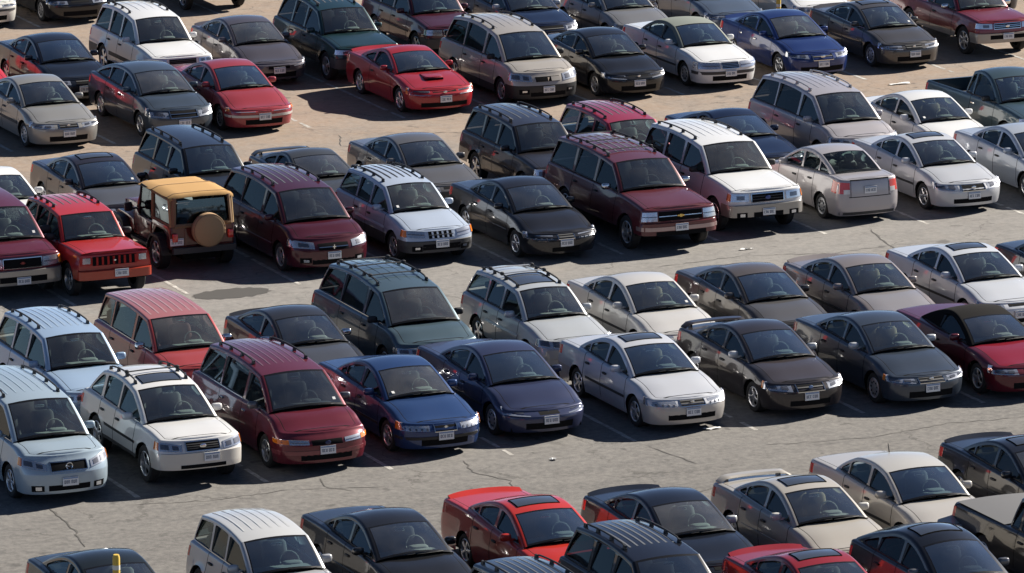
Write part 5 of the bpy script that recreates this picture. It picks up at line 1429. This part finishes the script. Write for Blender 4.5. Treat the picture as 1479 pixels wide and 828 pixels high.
# ------------------------------------------------------------ open four-wheel-drive with canvas top, seen from behind
def jeep(x, y):
    root = bpy.data.objects.new('off_roader', None); C.objects.link(root)
    root.location = (x, y, 0); root.rotation_euler = (0, 0, pi)
    root['label'] = 'dark red off-roader with orange-tan canvas top and covered spare wheel'; root['category'] = 'off-roader'; root['group'] = SG
    pm = paint('jeep_red', (0.11, 0.020, 0.016), 0.1, 0.4)
    CAN = simple('tan_canvas', (0.44, 0.25, 0.085), 0.9); CAN2 = simple('spare_cover_tan', (0.40, 0.25, 0.13), 0.85)
    LW = 0.76  # half width of the tub
    def slab(name, outline, x0_, x1_, mat, parent=root, bev=0.02):
        bm = bmesh.new(); vs = [bm.verts.new((x0_, p[0], p[1])) for p in outline]; f = bm.faces.new(vs)
        ex = bmesh.ops.extrude_face_region(bm, geom=[f]); vv = [g_ for g_ in ex['geom'] if isinstance(g_, bmesh.types.BMVert)]
        for v_ in vv: v_.co.x = x1_
        bmesh.ops.recalc_face_normals(bm, faces=bm.faces)
        if bev: bmesh.ops.bevel(bm, geom=[e_ for e_ in bm.edges], offset=bev, segments=2, profile=0.5, affect='EDGES', clamp_overlap=True)
        me = bpy.data.meshes.new(name); bm.to_mesh(me); bm.free(); me.materials.append(mat)
        for p in me.polygons: p.use_smooth = True
        me.set_sharp_from_angle(angle=R(40))
        return link(name, me, parent)
    # tub: two sides, floor, tailgate, nose
    for s in (1, -1):
        a_, b_ = s*(LW-0.04), s*LW
        slab('tub_side', [(1.42, 0.50), (2.62, 0.50), (2.72, 0.80), (2.86, 0.92), (3.30, 0.92), (3.46, 0.80), (3.52, 0.55), (3.74, 0.55), (3.74, 1.05), (2.62, 1.05), (2.55, 0.98), (1.75, 0.98), (1.62, 1.10), (1.42, 1.10)], a_, b_, pm, bev=0.012)
        m_ = MB()
        for cw, w0_ in ((0.72, 0.34), (3.09, 0.26)):
            prev = None
            for k in range(13):
                th = pi*k/12*0.98+0.02; q, z = cw+0.47*math.cos(th), 0.38+0.47*math.sin(th)*0.98
                z = min(z, 0.80)
                if prev:
                    x0_, x1_ = s*(LW-0.10), s*(LW+0.15)
                    m_.quad((x0_, *prev), (x0_, q, z), (x1_, q, z), (x1_, *prev)); m_.quad((x1_, *prev), (x1_, q, z), (x1_, q, z-0.07), (x1_, prev[0], prev[1]-0.07))
                prev = (q, z)
        m_.build('fender_flare', BLACK, root)
        fnd = slab('front_fender', [(0.28, 0.74), (0.45, 0.86), (1.0, 0.86), (1.42, 0.80), (1.42, 0.55), (1.25, 0.55), (1.1, 0.78), (0.36, 0.78)], s*0.50, s*0.76, pm, bev=0.02)
        m2 = MB(); m2.rbox((s*0.98, 1.66, 1.16), (0.20, 0.09, 0.22), 0.5); m2.box((s*0.84, 1.62, 1.10), (0.18, 0.04, 0.04)); m2.build('wing_mirror', BLACK, root)
        t_ = MB(); t_.rbox((s*(LW-0.09), 3.78, 0.82), (0.13, 0.07, 0.19), 0.3); t_.build('tail_light', REDL, root)
        sd = MB(); sd.box((s*(LW+0.03), 2.05, 0.42), (0.10, 1.25, 0.06)); sd.build('side_step', BLACK, root)
        # half door with its window and the soft quarter panel
        dr = slab('door', [(1.66, 0.54), (2.50, 0.54), (2.58, 0.96), (1.66, 0.98)], s*(LW-0.002), s*(LW+0.022), pm, bev=0.008)
        hnd = MB(); hnd.rbox((s*(LW+0.035), 2.42, 0.88), (0.03, 0.13, 0.04), 0.4); hnd.build('door_handle', BLACK, dr)
        dw_ = slab('door_curtain', [(1.72, 1.00), (2.54, 1.00), (2.52, 1.66), (1.86, 1.68)], s*(LW-0.05), s*(LW-0.035), PRIV, bev=0)
        fr = MB()
        for a2, b2 in (((1.70, 1.0), (1.86, 1.70)), ((1.86, 1.70), (2.54, 1.68)), ((2.54, 1.68), (2.57, 1.0))):
            fr.tube([(s*(LW-0.03), *a2), (s*(LW-0.03), *b2)], 0.025, 5)
        fr.build('curtain_frame', simple('curtain_black', (0.03, 0.028, 0.026), 0.9), dw_)
        HAZ = glass('curtain_plastic', (0.07, 0.025, 0.025), 0.8, (0.05, 0.12))
        slab('quarter_curtain', [(2.66, 1.10), (3.66, 1.10), (3.56, 1.62), (2.66, 1.64)], s*(LW-0.045), s*(LW-0.03), HAZ, bev=0)
        q_ = MB()
        for a2, b2, w_ in (((2.60, 1.05), (2.60, 1.70), 0.05), ((2.60, 1.68), (3.62, 1.66), 0.045), ((3.60, 1.68), (3.72, 1.06), 0.05), ((2.60, 1.08), (3.72, 1.08), 0.04)):
            q_.tube([(s*(LW-0.03), *a2), (s*(LW-0.03), *b2)], w_, 6, flat=0.6)
        q_.build('curtain_border', simple('canvas_edge', (0.34, 0.22, 0.10), 0.9), root)
    m_ = MB(); m_.box((0, 3.72, 0.80), (1.44, 0.045, 0.50)); tg = m_.build('tailgate', pm, root)
    m_ = MB()
    for sx in (-0.4, 0, 0.4): m_.box((sx, 3.75, 0.80), (0.05, 0.02, 0.40))
    m_.build('tailgate_rib', pm, tg)
    m_ = MB(); m_.box((0, 2.6, 0.47), (1.44, 2.3, 0.05)); m_.build('tub_floor', UNDER, root)
    m_ = MB(); m_.box((0, 1.95, 0.36), (0.9, 3.5, 0.16)); m_.box((0, 0.72, 0.36), (1.3, 0.10, 0.10)); m_.box((0, 3.09, 0.36), (1.3, 0.10, 0.10)); m_.build('chassis', UNDER, root)
    hd_ = slab('hood', [(0.26, 0.58), (0.26, 1.02), (0.34, 1.07), (1.42, 1.12), (1.42, 0.6)], -0.50, 0.50, pm, bev=0.035)
    m_ = MB(); m_.box((0, 0.24, 0.80), (1.0, 0.05, 0.46)); gl = m_.build('grille', pm, root)
    m_ = MB()
    for k in range(7): m_.box((-0.27+0.09*k, 0.21, 0.82), (0.045, 0.02, 0.30))
    m_.build('grille_slot', GAP, gl)
    for s in (-1, 1):
        m_ = MB(); m_.lathe_x([(0, 0.09), (-0.03, 0.085), (-0.035, 0.001)], 16); m_.v = [(s*0.39+v_[1], 0.21+v_[0], 0.88+v_[2]) for v_ in m_.v]; m_.build('headlight', REFL, gl)
    for q, nm in ((0.10, 'front_bumper'), (3.84, 'rear_bumper')):
        m_ = MB(); m_.box((0, q, 0.53), (1.50, 0.12, 0.13)); m_.build(nm, GREYP, root)
    # windscreen frame
    m_ = MB()
    for s in (-1, 1): m_.tube([(s*0.68, 1.50, 1.10), (s*0.64, 1.74, 1.70)], 0.035, 6)
    m_.tube([(-0.66, 1.74, 1.70), (0.66, 1.74, 1.70)], 0.035, 6); m_.build('windscreen_frame', pm, root)
    m_ = MB(); m_.quad((-0.66, 1.51, 1.12), (0.66, 1.51, 1.12), (0.62, 1.735, 1.69), (-0.62, 1.735, 1.69)); m_.build('windscreen', WIND, root)
    # canvas roof, sagging between its bows
    m_ = MB(); G = []
    ys = [1.68, 1.75, 2.1, 2.5, 2.62, 2.9, 3.25, 3.55, 3.68]
    for yy in ys:
        zt_ = {1.68: 1.705, 1.75: 1.735, 2.1: 1.735, 2.5: 1.765, 2.62: 1.785, 2.9: 1.775, 3.25: 1.77, 3.55: 1.775, 3.68: 1.755}[yy]
        row = []
        for k in range(11):
            s = -1+2*k/10; row.append(m_.add((s*0.775, yy, zt_+0.02*(1-s*s) - (0.055 if abs(s) == 1 else 0) + rnd.uniform(-.004, .004))))
        G.append(row)
    for A, B in zip(G, G[1:]):
        for k in range(10): m_.face((A[k], A[k+1], B[k+1], B[k]))
    i0_ = [m_.add((m_.v[q][0], m_.v[q][1]+0.03, m_.v[q][2]-0.06)) for q in G[-1]]
    for k in range(10): m_.face((G[-1][k], G[-1][k+1], i0_[k+1], i0_[k]))
    m_.build('canvas_top', CAN, root, 60)
    for yy, w_ in ((2.60, 0.035), (3.60, 0.03)):
        m2 = MB(); k0 = min(range(len(ys)), key=lambda i: abs(ys[i]-yy))
        line = [(p[0], p[1], p[2]+0.004) for p in [m_.v[q] for q in G[k0]]]
        m2.tube(line, w_*0.4, 5, cap=False, flat=0.5); m2.build('canvas_seam', CAN2, root)
    # rear curtain
    HZ = glass('rear_curtain_plastic', (0.20, 0.15, 0.13))
    m_ = MB(); m_.quad((-0.62, 3.735, 1.12), (0.62, 3.735, 1.12), (0.56, 3.67, 1.64), (-0.56, 3.67, 1.64)); rc = m_.build('rear_curtain', HZ, root)
    m_ = MB()
    CAN_SHADE = simple('canvas_shaded', (0.20, 0.12, 0.065), 0.9)  # darker copy of the tan canvas, shade painted into the rear border
    m_.tube([(-0.70, 3.75, 1.06), (-0.66, 3.69, 1.72)], 0.06, 6, flat=0.5); m_.tube([(0.70, 3.75, 1.06), (0.66, 3.69, 1.72)], 0.06, 6, flat=0.5)
    m_.tube([(-0.68, 3.76, 1.08), (0.68, 3.76, 1.08)], 0.05, 6); m_.build('rear_curtain_border', CAN_SHADE, rc)
    # spare wheel under a tan cover
    m_ = MB(); m_.lathe_x([(0.0, 0.001), (0.0, 0.33), (0.02, 0.365), (0.06, 0.385), (0.17, 0.385), (0.20, 0.36), (0.20, 0.001)], 36)
    m_.v = [(v_[1], -v_[0], v_[2]) for v_ in m_.v]
    sp = m_.build('spare_wheel_cover', CAN2, root, 50); sp.location = (-0.08, 4.03, 0.98)
    m2 = MB(); m2.tube([(0.372*math.cos(2*pi*k/28), 0.0, 0.372*math.sin(2*pi*k/28)) for k in range(29)], 0.012, 5, cap=False); cs_ = m2.build('cover_piping', simple('piping_brown', (0.24, 0.15, 0.08), 0.9), sp)
    cs_.location = (0, -0.025, 0)
    m_ = MB(); m_.box((-0.08, 3.80, 0.95), (0.3, 0.12, 0.3)); m_.build('spare_bracket', BLACK, root)
    po = link('number_plate', plate_mesh(5), root, (0.62, 3.77, 0.72)); po.rotation_euler = (0, 0, pi)
    for cw in (0.72, 3.09):
        for s in (1, -1): wheel_objs(root, s*(LW+0.0), cw, 0.38, 0.25, 'five', s)
    for sx in (-0.36, 0.36): seat_obj('front', 0.50, INT['dark'], root, (sx, 2.15, 0.56))
    seat_obj('rear', 1.0, INT['dark'], root, (0, 2.95, 0.56))
    m_ = MB(); m_.box((0, 1.58, 1.0), (1.36, 0.22, 0.18)); m_.build('dashboard', DASH, root)
    m_ = MB()
    for s in (-1, 1): m_.tube([(s*0.64, 2.55, 0.6), (s*0.62, 2.55, 1.66), (s*0.60, 3.55, 1.45), (s*0.60, 3.68, 1.0)], 0.03, 6)
    m_.tube([(-0.62, 2.55, 1.66), (0.62, 2.55, 1.66)], 0.03, 6); m_.build('roll_bar', BLACK, root)
    return root
jeep(9.75, 21.72)
